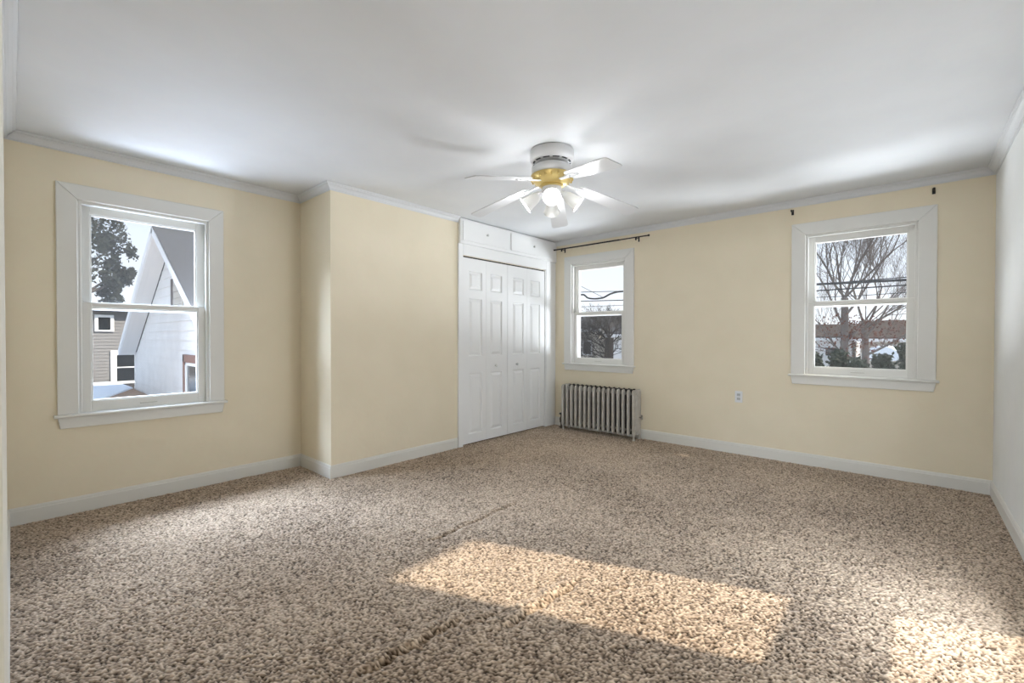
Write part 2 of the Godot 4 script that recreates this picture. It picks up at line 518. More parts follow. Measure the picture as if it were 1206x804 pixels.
func carpet() -> void:
	var step := 0.0062
	var x0 := XA + 0.001
	var z0 := ZC + 0.001
	var nx := int((XD - 0.001 - x0) / step) + 1
	var nz := int((ZE + 0.1 - z0) / step) + 1
	var fine := noise(11, 60.0, 2)
	var mid := noise(12, 9.0, 3)
	var nap := noise(13, 0.9, 3)
	var lump := noise(14, 1.6, 2)
	var hs := PackedFloat32Array()
	hs.resize(nx * nz)
	var cs := PackedColorArray()
	cs.resize(nx * nz)
	rng.seed = 77
	var folds := [[Vector2(-1.192, -1.845), Vector2(-1.240, -1.228), 0.045, 0.03], [Vector2(-1.402, -1.302), Vector2(-1.437, -0.735), 0.045, 0.028], [Vector2(-1.306, -1.396), Vector2(-1.358, -1.177), 0.035, 0.012], [Vector2(-2.095, -2.513), Vector2(-2.063, -1.450), 0.045, 0.016], [Vector2(-0.984, -1.950), Vector2(-1.077, -1.781), 0.025, 0.012], [Vector2(-1.376, -2.027), Vector2(-1.386, -1.930), 0.02, 0.012]]
	var dark := Color(0.040, 0.024, 0.014)
	var base := Color(0.312, 0.228, 0.160)
	var pale := Color(0.750, 0.600, 0.452)
	for j in nz:
		for i in nx:
			var p := Vector2(x0 + i * step, z0 + j * step)
			var r := rng.randf()
			var f := fine.get_noise_2d(p.x, p.y) * 0.45 + mid.get_noise_2d(p.x, p.y) * 0.18 + (r - 0.5) * 1.8
			var h := lump.get_noise_2d(p.x, p.y) * 0.003 + clampf(f, -1.0, 1.0) * 0.0062
			for k in folds:
				var a: Vector2 = k[0]
				var b: Vector2 = k[1]
				h += ridge(p, a, b, k[2], k[3])
			hs[j * nx + i] = h
			var tone := f * 1.0 + nap.get_noise_2d(p.x, p.y) * 0.28 + (rng.randf() - 0.5) * 0.7 + 0.02
			cs[j * nx + i] = base.lerp(pale, clampf(tone, 0.0, 1.0)) if tone > 0.0 else base.lerp(dark, clampf(-tone * 1.5, 0.0, 1.0))
	var v := PackedVector3Array()
	var nn := PackedVector3Array()
	v.resize(nx * nz)
	nn.resize(nx * nz)
	for j in nz:
		for i in nx:
			var k := j * nx + i
			v[k] = Vector3(x0 + i * step, hs[k], z0 + j * step)
			var dx: float = hs[j * nx + mini(i + 1, nx - 1)] - hs[j * nx + maxi(i - 1, 0)]
			var dz: float = hs[mini(j + 1, nz - 1) * nx + i] - hs[maxi(j - 1, 0) * nx + i]
			nn[k] = Vector3(-dx, 2.0 * step, -dz).normalized()
	var idx := PackedInt32Array()
	for j in nz - 1:
		for i in nx - 1:
			var p := Vector2(x0 + (i + 0.5) * step, z0 + (j + 0.5) * step)
			if p.x < XB - 0.03 and p.y < ZN - 0.004: continue
			if p.x < XB - 0.004 and p.y < ZN - 0.004 and p.y > -3.19: continue
			if p.y > ZE - 0.004 and (p.x < -0.75 or p.x > 0.08): continue
			var k := j * nx + i
			idx.append(k); idx.append(k + 1); idx.append(k + nx)
			idx.append(k + 1); idx.append(k + nx + 1); idx.append(k + nx)
	var arr := []
	arr.resize(Mesh.ARRAY_MAX)
	arr[Mesh.ARRAY_VERTEX] = v
	arr[Mesh.ARRAY_NORMAL] = nn
	arr[Mesh.ARRAY_COLOR] = cs
	arr[Mesh.ARRAY_INDEX] = idx
	var m := ArrayMesh.new()
	m.add_surface_from_arrays(Mesh.PRIMITIVE_TRIANGLES, arr)
	var cm := mat("carpet pile", Color.WHITE, 0.95)
	cm.vertex_color_use_as_albedo = true
	cm.metallic_specular = 0.1
	cm.rim_enabled = true
	cm.rim = 0.35
	cm.rim_tint = 0.5
	solo("carpet", m, cm, "speckled brown wall-to-wall pile carpet with wrinkles and a sunlit patch", "carpet", "", "stuff")

# ---------------------------------------------------------------- windows
func rect(x0: float, y0: float, x1: float, y1: float) -> Array:
	return [Vector2(x0, y0), Vector2(x1, y0), Vector2(x1, y1), Vector2(x0, y1)]

# a double-hung window in the wall's frame, centred on x = 0; d holds its heights
func window(called: String, at: Vector3, turn: float, d: Dictionary, label: String) -> Node3D:
	var t := thing(called, label, "window", at, turn, "", "structure")
	var wp := mats["window paint"] as Material
	var al := mats["storm frame"] as Material
	var W: float = d.w * 0.5          # half width of the opening
	var c: float = d.casing           # casing width
	var y0: float = d.stool           # top of the stool
	var y1: float = d.head            # bottom of the head casing
	var ym: float = d.meet            # meeting rail's top
	var g := Geo.new()
	# casing with mitred corners
	g.prism([Vector2(-W - c, y0), Vector2(-W, y0), Vector2(-W, y1 - 0.0006), Vector2(-W - c, y1 + c - 0.0006)], 0, 0.019, 0.003)
	part("casing_side", g, wp, t)
	g = Geo.new()
	g.prism([Vector2(W, y0), Vector2(W + c, y0), Vector2(W + c, y1 + c - 0.0006), Vector2(W, y1 - 0.0006)], 0, 0.019, 0.003)
	part("casing_side", g, wp, t)
	g = Geo.new()
	g.prism([Vector2(-W + 0.0004, y1), Vector2(W - 0.0004, y1), Vector2(W + c - 0.0004, y1 + c), Vector2(-W - c + 0.0004, y1 + c)], 0, 0.019, 0.003)
	part("casing_head", g, wp, t)
	# stool and apron
	g = Geo.new()
	g.box(Vector3(-W - c - 0.02, y0 - 0.020, -0.02), Vector3(W + c + 0.02, y0, 0.038), 0.005)
	g.box(Vector3(-W + 0.002, y0 - 0.020, -WT + 0.01), Vector3(W - 0.002, y0 - 0.002, -0.02))
	part("stool", g, wp, t)
	g = Geo.new()
	g.prism([Vector2(-W - c + 0.012, y0 - 0.092), Vector2(W + c - 0.012, y0 - 0.092), Vector2(W + c, y0 - 0.020), Vector2(-W - c, y0 - 0.020)], 0, 0.017, 0.003)
	part("apron", g, wp, t)
	# jambs, head jamb, stops and parting beads
	g = Geo.new()
	g.box(Vector3(-W - 0.002, y0 - 0.02, -WT), Vector3(-W + 0.008, y1 + 0.002, 0.001))
	g.box(Vector3(W - 0.008, y0 - 0.02, -WT), Vector3(W + 0.002, y1 + 0.002, 0.001))
	g.box(Vector3(-W, y1 - 0.008, -WT), Vector3(W, y1 + 0.002, 0.001))
	part("jamb", g, wp, t)
	g = Geo.new()
	g.box(Vector3(-W + 0.008, y0, -0.018), Vector3(-W + 0.020, y1 - 0.008, 0.0), 0.002)
	g.box(Vector3(W - 0.020, y0, -0.018), Vector3(W - 0.008, y1 - 0.008, 0.0), 0.002)
	g.box(Vector3(-W + 0.020, y1 - 0.020, -0.018), Vector3(W - 0.020, y1 - 0.008, 0.0), 0.002)
	part("stop", g, wp, t)
	# sashes
	var xs := W - 0.012
	var xu := W - 0.012
	var st: float = d.stile
	lower_upper(t, "lower_sash", -xs, xs, y0 + 0.001, ym, -0.056, -0.022, st, d.bottom, 0.032, wp, mats["window glass"])
	lower_upper(t, "upper_sash", -xu, xu, ym - 0.032, y1 - 0.016, -0.094, -0.060, st, 0.032, d.top, wp, mats[d.get("upper_pane", "window glass")])
	# finger lift on the bottom rail
	g = Geo.new()
	g.box(Vector3(-0.05, y0 + 0.030, -0.024), Vector3(0.05, y0 + 0.037, -0.016), 0.002)
	part("sash_lift", g, mats["lift shade"], t)
	# aluminium storm window outside
	g = Geo.new()
	var sw := 0.034
	g.box(Vector3(-W + 0.008, y0 - 0.02, -0.150), Vector3(-W + 0.008 + sw + d.get("storm_l", 0.0), y1 - 0.008, -0.128), 0.002)
	g.box(Vector3(W - 0.008 - sw - d.get("storm_r", 0.0), y0 - 0.02, -0.150), Vector3(W - 0.008, y1 - 0.008, -0.128), 0.002)
	g.box(Vector3(-W + 0.04, y1 - 0.06, -0.150), Vector3(W - 0.04, y1 - 0.008, -0.128), 0.002)
	g.box(Vector3(-W + 0.04, y0 - 0.02, -0.150), Vector3(W - 0.04, y0 + 0.05, -0.128), 0.002)
	g.box(Vector3(-W + 0.04, ym - 0.045, -0.150), Vector3(W - 0.04, ym - 0.01, -0.128), 0.002)
	part("storm_frame", g, al, t)
	return t

func lower_upper(t: Node3D, called: String, x0: float, x1: float, y0: float, y1: float, z0: float, z1: float, st: float, bot: float, top: float, m: Material, pane: Material) -> void:
	var g := Geo.new()
	g.box(Vector3(x0, y0, z0), Vector3(x0 + st, y1, z1), 0.002)
	g.box(Vector3(x1 - st, y0, z0), Vector3(x1, y1, z1), 0.002)
	g.box(Vector3(x0 + st, y0, z0), Vector3(x1 - st, y0 + bot, z1), 0.002)
	g.box(Vector3(x0 + st, y1 - top, z0), Vector3(x1 - st, y1, z1), 0.002)
	# glazing bead round the pane
	var a := x0 + st; var b := x1 - st; var c := y0 + bot; var e := y1 - top
	var zf := z1 - 0.008
	for q in [[a, c, a + 0.008, e], [b - 0.008, c, b, e], [a + 0.008, c, b - 0.008, c + 0.008], [a + 0.008, e - 0.008, b - 0.008, e]]:
		g.box(Vector3(q[0], q[1], z0 + 0.004), Vector3(q[2], q[3], zf), 0.002)
	var s := part(called, g, m, t)
	g = Geo.new()
	g.box(Vector3(a + 0.004, c + 0.004, (z0 + z1) * 0.5 - 0.0015), Vector3(b - 0.004, e - 0.004, (z0 + z1) * 0.5 + 0.0015))
	part("pane", g, pane, s)

# ---------------------------------------------------------------- closet
func frame_rings(g: Geo, x0: float, y0: float, x1: float, y1: float, rings: Array) -> void:
	# rings: [inset, depth]; from the outline inwards, then the field
	for i in rings.size() - 1:
		var a: Array = rings[i]
		var b: Array = rings[i + 1]
		var p := [Vector3(x0 + a[0], y0 + a[0], a[1]), Vector3(x1 - a[0], y0 + a[0], a[1]), Vector3(x1 - a[0], y1 - a[0], a[1]), Vector3(x0 + a[0], y1 - a[0], a[1])]
		var q := [Vector3(x0 + b[0], y0 + b[0], b[1]), Vector3(x1 - b[0], y0 + b[0], b[1]), Vector3(x1 - b[0], y1 - b[0], b[1]), Vector3(x0 + b[0], y1 - b[0], b[1])]
		for k in 4:
			var l := (k + 1) % 4
			g.quad(p[k], p[l], q[l], q[k])
	var e: Array = rings[-1]
	g.quad(Vector3(x0 + e[0], y0 + e[0], e[1]), Vector3(x1 - e[0], y0 + e[0], e[1]), Vector3(x1 - e[0], y1 - e[0], e[1]), Vector3(x0 + e[0], y1 - e[0], e[1]))

func knob_geo(r: float, out: float) -> Geo:
	var g := Geo.new()
	g.xf = Transform3D(Basis(Vector3.RIGHT, PI / 2), Vector3.ZERO)
	g.lathe([Vector2(0.0, out), Vector2(r * 0.6, out * 0.96), Vector2(r * 0.95, out * 0.8), Vector2(r, out * 0.65), Vector2(r * 0.8, out * 0.45), Vector2(r * 0.45, out * 0.3), Vector2(r * 0.42, out * 0.12), Vector2(r * 0.7, 0.0)], 16)
	return g

func bifold(called: String, s0: float, s1: float, knob_at: float, label: String) -> void:
	# s runs along the closet wall, from the near end
	var dm := mats["door paint"] as Material
	var t := thing(called, label, "closet door", Vector3(XB, 0, 0), PI / 2, "", "structure")
	var w := (s1 - s0) / 2.0
	for k in 2:
		var a := s0 + k * w + 0.0012
		var b := s0 + (k + 1) * w - 0.0012
		var y0 := 0.018
		var y1 := 2.028
		var zf := 0.004
		var st := 0.076
		# three moulded panels per leaf; outer stiles a little wider than the ones at the fold
		var px0 := a + (0.093 if k == 0 else 0.062)
		var px1 := b - (0.062 if k == 0 else 0.093)
		var rows := [[0.118, 0.778], [0.966, 1.592], [1.688, 1.888]]
		var g := Geo.new()
		g.quad(Vector3(a, y0, -0.03), Vector3(a, y0, zf), Vector3(a, y1, zf), Vector3(a, y1, -0.03))
		g.quad(Vector3(b, y0, zf), Vector3(b, y0, -0.03), Vector3(b, y1, -0.03), Vector3(b, y1, zf))
		g.quad(Vector3(b, y0, -0.03), Vector3(a, y0, -0.03), Vector3(a, y1, -0.03), Vector3(b, y1, -0.03))
		g.quad(Vector3(a, y1, zf), Vector3(b, y1, zf), Vector3(b, y1, -0.03), Vector3(a, y1, -0.03))
		g.quad(Vector3(a, y0, -0.03), Vector3(b, y0, -0.03), Vector3(b, y0, zf), Vector3(a, y0, zf))
		g.quad(Vector3(a, y0, zf), Vector3(px0, y0, zf), Vector3(px0, y1, zf), Vector3(a, y1, zf))
		g.quad(Vector3(px1, y0, zf), Vector3(b, y0, zf), Vector3(b, y1, zf), Vector3(px1, y1, zf))
		var yy := y0
		for r in rows:
			g.quad(Vector3(px0, yy, zf), Vector3(px1, yy, zf), Vector3(px1, r[0], zf), Vector3(px0, r[0], zf))
			yy = r[1]
		g.quad(Vector3(px0, yy, zf), Vector3(px1, yy, zf), Vector3(px1, y1, zf), Vector3(px0, y1, zf))
		var leaf := part("leaf", g, dm, t)
		for r in rows:
			g = Geo.new()
			frame_rings(g, px0, r[0], px1, r[1], [[0.0, zf], [0.008, zf - 0.013], [0.015, zf - 0.014], [0.040, zf - 0.002], [0.042, zf - 0.001]])
			part("panel", g, dm, leaf)
		if (knob_at > a and knob_at < b):
			var kn := part("knob", knob_geo(0.017, 0.03), mats["knob paint"], leaf)
			kn.position = Vector3(knob_at, 0.848, zf)

func closet() -> void:
	var dm := mats["door paint"] as Material
	bifold("door_1", 3.210, 3.923, 3.715, "left white bifold closet door with moulded panels and small knob")
	bifold("door_2", 3.927, 4.640, 4.082, "right white bifold closet door, nearer the far corner")
	# casing and header
	var t := thing("trim_7", "white casing framing the closet doors", "closet casing", Vector3(XB, 0, 0), PI / 2, "", "structure")
	var g := Geo.new()
	g.box(Vector3(3.140, 0.002, -0.001), Vector3(3.203, 2.165, 0.021), 0.003)
	part("casing_side", g, dm, t)
	g = Geo.new()
	g.box(Vector3(4.656, 0.002, -0.001), Vector3(-ZC - 0.001, 2.165, 0.021), 0.003)
	part("casing_side", g, dm, t)
	g = Geo.new()
	g.box(Vector3(3.203, 2.050, -0.001), Vector3(4.656, 2.165, 0.021), 0.003)
	part("casing_head", g, dm, t)
	g = Geo.new()
	g.box(Vector3(3.195, 0.0, -0.12), Vector3(3.2075, 2.045, 0.015))
	g.box(Vector3(4.6425, 0.0, -0.12), Vector3(4.655, 2.045, 0.015))
	part("jamb", g, dm, t)
	g = Geo.new()
	g.box(Vector3(3.21, 2.034, -0.05), Vector3(4.64, 2.047, -0.012))
	part("door_track", g, mats["dark metal"], t)
	# cupboards over the closet
	var o := thing("overhead_cabinet", "white overhead cupboard with two flat doors above the closet", "cabinet", Vector3(XB, 0, 0), PI / 2)
	g = Geo.new()
	g.box(Vector3(3.150, 2.166, 0.0), Vector3(-ZC - 0.001, H - 0.009, 0.034), 0.003)
	part("cabinet_frame", g, dm, o)
	for q in [[3.185, 3.880, 3.54], [3.945, 4.790, 4.367]]:
		g = Geo.new()
		g.box(Vector3(q[0], 2.200, 0.034), Vector3(q[1], 2.405, 0.044), 0.003)
		var dd := part("cabinet_door", g, dm, o)
		var kn := part("knob", knob_geo(0.015, 0.025), mats["knob paint"], dd)
		kn.position = Vector3(q[2], 2.305, 0.044)

# ---------------------------------------------------------------- radiator
func radiator() -> void:
	var m := mats["radiator paint"] as Material
	var n := 16
	var pitch := 0.0645
	var x0 := -3.295
	var zc := ZC + 0.115
	var t := thing("radiator", "old silver-painted cast iron column radiator under the narrow window", "radiator", Vector3(x0, 0, zc))
	var ends := {}
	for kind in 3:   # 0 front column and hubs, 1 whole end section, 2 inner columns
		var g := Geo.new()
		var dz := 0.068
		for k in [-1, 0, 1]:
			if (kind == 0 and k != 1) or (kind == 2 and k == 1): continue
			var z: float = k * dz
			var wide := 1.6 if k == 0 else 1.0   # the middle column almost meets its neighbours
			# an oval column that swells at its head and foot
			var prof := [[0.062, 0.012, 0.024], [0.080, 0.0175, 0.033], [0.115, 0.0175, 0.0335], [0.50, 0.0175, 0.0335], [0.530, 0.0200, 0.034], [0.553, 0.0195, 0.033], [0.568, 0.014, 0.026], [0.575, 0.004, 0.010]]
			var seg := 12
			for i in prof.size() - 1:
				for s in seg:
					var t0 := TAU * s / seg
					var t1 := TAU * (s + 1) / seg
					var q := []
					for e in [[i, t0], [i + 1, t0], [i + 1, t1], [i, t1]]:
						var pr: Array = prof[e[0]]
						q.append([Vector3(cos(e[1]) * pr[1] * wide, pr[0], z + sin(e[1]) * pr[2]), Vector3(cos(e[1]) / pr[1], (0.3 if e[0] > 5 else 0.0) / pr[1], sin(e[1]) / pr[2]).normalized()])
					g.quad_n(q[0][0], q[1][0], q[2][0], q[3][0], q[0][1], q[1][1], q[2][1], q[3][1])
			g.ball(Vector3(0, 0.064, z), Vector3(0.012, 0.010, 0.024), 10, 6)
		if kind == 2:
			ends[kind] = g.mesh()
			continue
		# hubs joining the columns front to back
		g.tube(Vector3(0, 0.525, -dz - 0.01), Vector3(0, 0.525, dz + 0.01), 0.019, 0.019, 10)
		g.tube(Vector3(0, 0.110, -dz), Vector3(0, 0.110, dz), 0.018, 0.018, 10)
		# nipples to the next section
		g.tube(Vector3(-pitch / 2, 0.515, 0), Vector3(pitch / 2, 0.515, 0), 0.022, 0.022, 12)
		g.tube(Vector3(-pitch / 2, 0.115, 0), Vector3(pitch / 2, 0.115, 0), 0.020, 0.020, 12)
		if kind == 1:
			for z in [-dz, dz]:
				g.tube(Vector3(0, 0.09, z), Vector3(0, 0.028, z), 0.017, 0.011, 10)
				g.tube(Vector3(0, 0.028, z), Vector3(0, 0.001, z), 0.013, 0.018, 10)
		ends[kind] = g.mesh()
	for i in n:
		var o := part("section", ends[1 if i == 0 or i == n - 1 else 0], m, t)
		o.position = Vector3(i * pitch, 0, 0)
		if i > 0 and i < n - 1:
			part("inner_columns", ends[2], mats["inner column shade"], o)  # inner columns coloured dark to put shade into the gaps
	# supply valve at the closet end
	var g := Geo.new()
	g.tube(Vector3(-0.062, -0.01, 0.02), Vector3(-0.062, 0.085, 0.02), 0.014, 0.014, 12)
	g.tube(Vector3(-0.062, 0.012, 0.02), Vector3(-0.062, 0.018, 0.02), 0.032, 0.030, 14)
	g.tube(Vector3(-0.062, 0.075, 0.02), Vector3(-0.062, 0.105, 0.02), 0.024, 0.024, 6)
	g.ball(Vector3(-0.062, 0.118, 0.02), Vector3(0.028, 0.030, 0.028), 14, 10)
	g.tube(Vector3(-0.062, 0.118, 0.02), Vector3(-0.01, 0.115, 0.0), 0.018, 0.022, 12)
	g.tube(Vector3(-0.062, 0.14, 0.02), Vector3(-0.062, 0.175, 0.02), 0.016, 0.013, 6)
	part("valve", g, mats["valve metal"], t)
	g = Geo.new()
	g.tube(Vector3(-0.062, 0.178, 0.02), Vector3(-0.062, 0.196, 0.02), 0.030, 0.027, 14)
	part("valve_handle", g, mats["dark metal"], t)
	# air vent on the far end section
	g = Geo.new()
	var xe := (n - 1) * pitch
	g.tube(Vector3(xe + 0.014, 0.255, -0.04), Vector3(xe + 0.040, 0.255, -0.04), 0.006, 0.006, 8)
	g.tube(Vector3(xe + 0.046, 0.235, -0.04), Vector3(xe + 0.046, 0.285, -0.04), 0.013, 0.011, 12)
	part("air_vent", g, mats["chrome"], t)

# ---------------------------------------------------------------- ceiling fan
func fan() -> void:
	var wh := mats["fan white"] as Material
	var br := mats["brass"] as Material
	var at := Vector3(-1.83, H, -2.46)
	var t := thing("ceiling_fan", "white and brass five-blade ceiling fan with four lit glass shades", "ceiling fan", at)
	var g := Geo.new()
	g.lathe([Vector2(0.0, 0.0), Vector2(0.142, 0.0), Vector2(0.150, -0.010), Vector2(0.150, -0.060), Vector2(0.140, -0.078), Vector2(0.105, -0.085), Vector2(0.0, -0.085)].map(func(q): return q), 40)
	part("canopy", g, wh, t)
	# dark vent slots round the canopy's foot
	g = Geo.new()
	for k in 12:
		var a := TAU * k / 12.0
		for s in 5:
			var a0 := a + s * 0.075
			var a1 := a0 + 0.075
			var u0 := Vector3(cos(a0), 0, sin(a0)); var u1 := Vector3(cos(a1), 0, sin(a1))
			g.quad(u0 * 0.118 + Vector3(0, -0.0839, 0), u1 * 0.118 + Vector3(0, -0.0839, 0), u1 * 0.130 + Vector3(0, -0.0812, 0), u0 * 0.130 + Vector3(0, -0.0812, 0))
	part("vent_slots", g, mats["dark metal"], t)
	g = Geo.new()
	g.lathe([Vector2(0.075, -0.080), Vector2(0.080, -0.098), Vector2(0.118, -0.104), Vector2(0.138, -0.118), Vector2(0.140, -0.165), Vector2(0.130, -0.178), Vector2(0.10, -0.182)], 40)
	part("motor_housing", g, wh, t)
	# brass band with a pierced rim
	g = Geo.new()
	g.lathe([Vector2(0.132, -0.166), Vector2(0.143, -0.170), Vector2(0.140, -0.192), Vector2(0.120, -0.216), Vector2(0.095, -0.232), Vector2(0.06, -0.238), Vector2(0.0, -0.238)], 40)
	for k in 20:
		var a := TAU * k / 20.0
		g.ball(Vector3(cos(a) * 0.137, -0.196, sin(a) * 0.137), Vector3(0.009, 0.013, 0.009), 8, 6)
	part("brass_band", g, br, t)
	g = Geo.new()
	g.lathe([Vector2(0.058, -0.236), Vector2(0.066, -0.246), Vector2(0.066, -0.290), Vector2(0.056, -0.304), Vector2(0.03, -0.310), Vector2(0.0, -0.312)], 32)
	part("light_hub", g, wh, t)
	g = Geo.new()
	g.lathe([Vector2(0.060, -0.229), Vector2(0.078, -0.233), Vector2(0.080, -0.243), Vector2(0.064, -0.250)], 32)
	part("brass_collar", g, br, t)
	# blades: [bearing, tip height, pitch]
	for b in [[22.3, 2.136, -11.0], [100.6, 2.118, -7.5], [172.0, 2.100, -3.5], [239.3, 2.086, -8.0], [297.8, 2.091, -8.0]]:
		var a := deg_to_rad(b[0])
		var out := Vector3(cos(a), 0, sin(a))
		var r0 := 0.115
		var r1 := 0.665
		var p0 := Vector3(0, -0.215, 0) + out * r0
		var p1 := Vector3(0, float(b[1]) - H, 0) + out * r1
		var dir := (p1 - p0).normalized()
		var side := Vector3(-sin(a), 0, cos(a))
		side = side.rotated(dir, deg_to_rad(b[2]))
		var nor := dir.cross(side).normalized() * -1.0
		if nor.y < 0: nor = -nor
		var L := (p1 - p0).length()
		# blade, in its own frame: x along, y across, z up
		g = Geo.new()
		g.xf = Transform3D(Basis(dir, nor.cross(dir), nor), p0)
		var poly := []
		for q in [[0.085, -0.030], [0.105, -0.048], [0.13, -0.053], [0.30, -0.060], [L - 0.03, -0.067], [L - 0.008, -0.060], [L, -0.045], [L, 0.045], [L - 0.008, 0.060], [L - 0.03, 0.067], [0.30, 0.060], [0.13, 0.053], [0.105, 0.048], [0.085, 0.030]]:
			poly.append(Vector2(q[0], q[1]))
		g.prism(poly, -0.003, 0.003, 0.001)
		part("blade", g, mats["blade white"], t)
		# iron: arm, plate with an open loop, screws
		g = Geo.new()
		g.xf = Transform3D(Basis(dir, nor.cross(dir), nor), p0)
		g.box(Vector3(-0.03, -0.013, -0.012), Vector3(0.075, 0.013, -0.004), 0.002)
		for s in 20:
			var q0 := TAU * s / 20.0
			var q1 := TAU * (s + 1) / 20.0
			g.tube(Vector3(0.135 + cos(q0) * 0.042, sin(q0) * 0.022, -0.006), Vector3(0.135 + cos(q1) * 0.042, sin(q1) * 0.022, -0.006), 0.0045, 0.0045, 6, false)
		g.box(Vector3(0.07, -0.020, -0.009), Vector3(0.098, 0.020, -0.003), 0.002)
		g.box(Vector3(0.172, -0.010, -0.009), Vector3(0.198, 0.010, -0.003), 0.002)
		for q in [[0.085, -0.012], [0.085, 0.012], [0.186, 0.0]]:
			g.ball(Vector3(q[0], q[1], -0.010), Vector3(0.005, 0.005, 0.003), 8, 4)
		part("blade_iron", g, wh, t)
	# four tulip shades on short arms; one faces the camera
	for k in 4:
		var a := deg_to_rad(53.3 + 90.0 * k)
		var out := Vector3(cos(a), 0, sin(a))
		var ax := (out * 0.80 + Vector3(0, -0.60, 0)).normalized()
		var root := Vector3(0, -0.272, 0) + out * 0.055
		g = Geo.new()
		g.tube(root, root + ax * 0.035, 0.013, 0.013, 10)
		g.tube(root + ax * 0.03, root + ax * 0.052, 0.024, 0.028, 14)
		var arm := part("lamp_arm", g, wh, t)
		# the shade's own axis is y, its mouth at +y
		var yb := ax
		var xb := yb.cross(Vector3.UP).normalized()
		var zb := xb.cross(yb)
		var xf := Transform3D(Basis(xb, yb, zb), root + ax * 0.045)
		g = Geo.new()
		g.xf = xf
		g.lathe([Vector2(0.058, 0.112), Vector2(0.050, 0.100), Vector2(0.044, 0.080), Vector2(0.041, 0.050), Vector2(0.036, 0.022), Vector2(0.024, 0.002)], 28)
		g.lathe([Vector2(0.022, 0.004), Vector2(0.034, 0.024), Vector2(0.039, 0.050), Vector2(0.042, 0.080), Vector2(0.048, 0.100), Vector2(0.058, 0.112)], 28)
		var sh := part("lamp_shade", g, mats["lamp shade glass"], t)
		g = Geo.new()
		g.xf = xf
		g.lathe([Vector2(0.0, 0.092), Vector2(0.012, 0.089), Vector2(0.022, 0.078), Vector2(0.025, 0.062), Vector2(0.021, 0.042), Vector2(0.012, 0.022), Vector2(0.011, 0.004)], 20)
		part("bulb", g, mats["bulb glow"], sh)
		var l := OmniLight3D.new()
		l.name = "fan_lamp_light"
		l.light_color = Color(0.97, 0.98, 1.0)
		l.light_energy = 0.055
		l.light_size = 0.024
		l.omni_range = 12.0
		l.omni_attenuation = 2.0
		l.shadow_enabled = true
		t.add_child(l, true)
		l.position = root + ax * 0.175
	# pull chains
	g = Geo.new()
	g.tube(Vector3(0.035, -0.30, 0.03), Vector3(0.037, -0.345, 0.032), 0.0018, 0.0018, 6)
	part("pull_chain", g, br, t)

# ---------------------------------------------------------------- small things on the walls
func small_things() -> void:
	var dm := mats["rod black"] as Material
	# curtain rod over the narrow window
	var t := thing("curtain_rod", "thin black curtain rod over the narrow window by the closet", "curtain rod", Vector3(-2.87, 2.322, ZC))
	var g := Geo.new()
	g.tube(Vector3(-0.655, 0.0, 0.08), Vector3(0.30, 0.0, 0.08), 0.0085, 0.0085, 10)
	g.tube(Vector3(0.28, 0.0, 0.08), Vector3(0.66, 0.0, 0.08), 0.0068, 0.0068, 10)
	part("pole", g, dm, t)
	g = Geo.new()
	g.ball(Vector3(0.665, 0, 0.08), Vector3(0.012, 0.012, 0.012), 10, 8)
	part("finial", g, dm, t)
	for x in [-0.53, 0.51]:
		g = Geo.new()
		g.box(Vector3(x - 0.008, -0.040, 0.0), Vector3(x + 0.008, 0.02, 0.006), 0.001)
		g.tube(Vector3(x, -0.006, 0.004), Vector3(x, -0.006, 0.08), 0.005, 0.005, 8)
		g.box(Vector3(x - 0.006, -0.034, 0.070), Vector3(x + 0.006, -0.006, 0.090), 0.002)
		part("bracket", g, dm, t)
	# two lone brackets over the other window
	for q in [[-0.826, 2.338, "small black rod bracket above left corner of the wide window"], [0.132, 2.332, "small black rod bracket above right corner of the wide window"]]:
		var b := thing("rod_bracket", q[2], "bracket", Vector3(q[0], q[1], ZC), 0.0, "lone rod brackets on the far wall")
		g = Geo.new()
		g.box(Vector3(-0.010, -0.024, 0.0), Vector3(0.010, 0.024, 0.005), 0.001)
		part("plate", g, dm, b)
		g = Geo.new()
		g.tube(Vector3(0, 0.008, 0.004), Vector3(0, 0.008, 0.045), 0.006, 0.006, 8)
		g.path([Vector3(0, 0.008, 0.045), Vector3(0, -0.004, 0.056), Vector3(0, -0.002, 0.068), Vector3(0, 0.010, 0.074)], 0.006, 8)
		part("hook", g, dm, b)
	# wall socket
	var o := thing("wall_outlet", "small white electrical outlet low on the far wall", "outlet", Vector3(-1.281, 0.577, ZC))
	g = Geo.new()
	g.box(Vector3(-0.035, -0.057, 0.0), Vector3(0.035, 0.057, 0.006), 0.0025)
	part("cover_plate", g, mats["outlet white"], o)
	for y in [-0.02, 0.02]:
		g = Geo.new()
		g.box(Vector3(-0.016, y - 0.014, 0.006), Vector3(0.016, y + 0.014, 0.0078), 0.001)
		var s := part("socket", g, mats["outlet grey"], o)
		g = Geo.new()
		g.box(Vector3(-0.008, y - 0.003, 0.0078), Vector3(-0.006, y + 0.006, 0.0081))
		g.box(Vector3(0.006, y - 0.003, 0.0078), Vector3(0.008, y + 0.006, 0.0081))
		part("slots", g, mats["dark metal"], s)

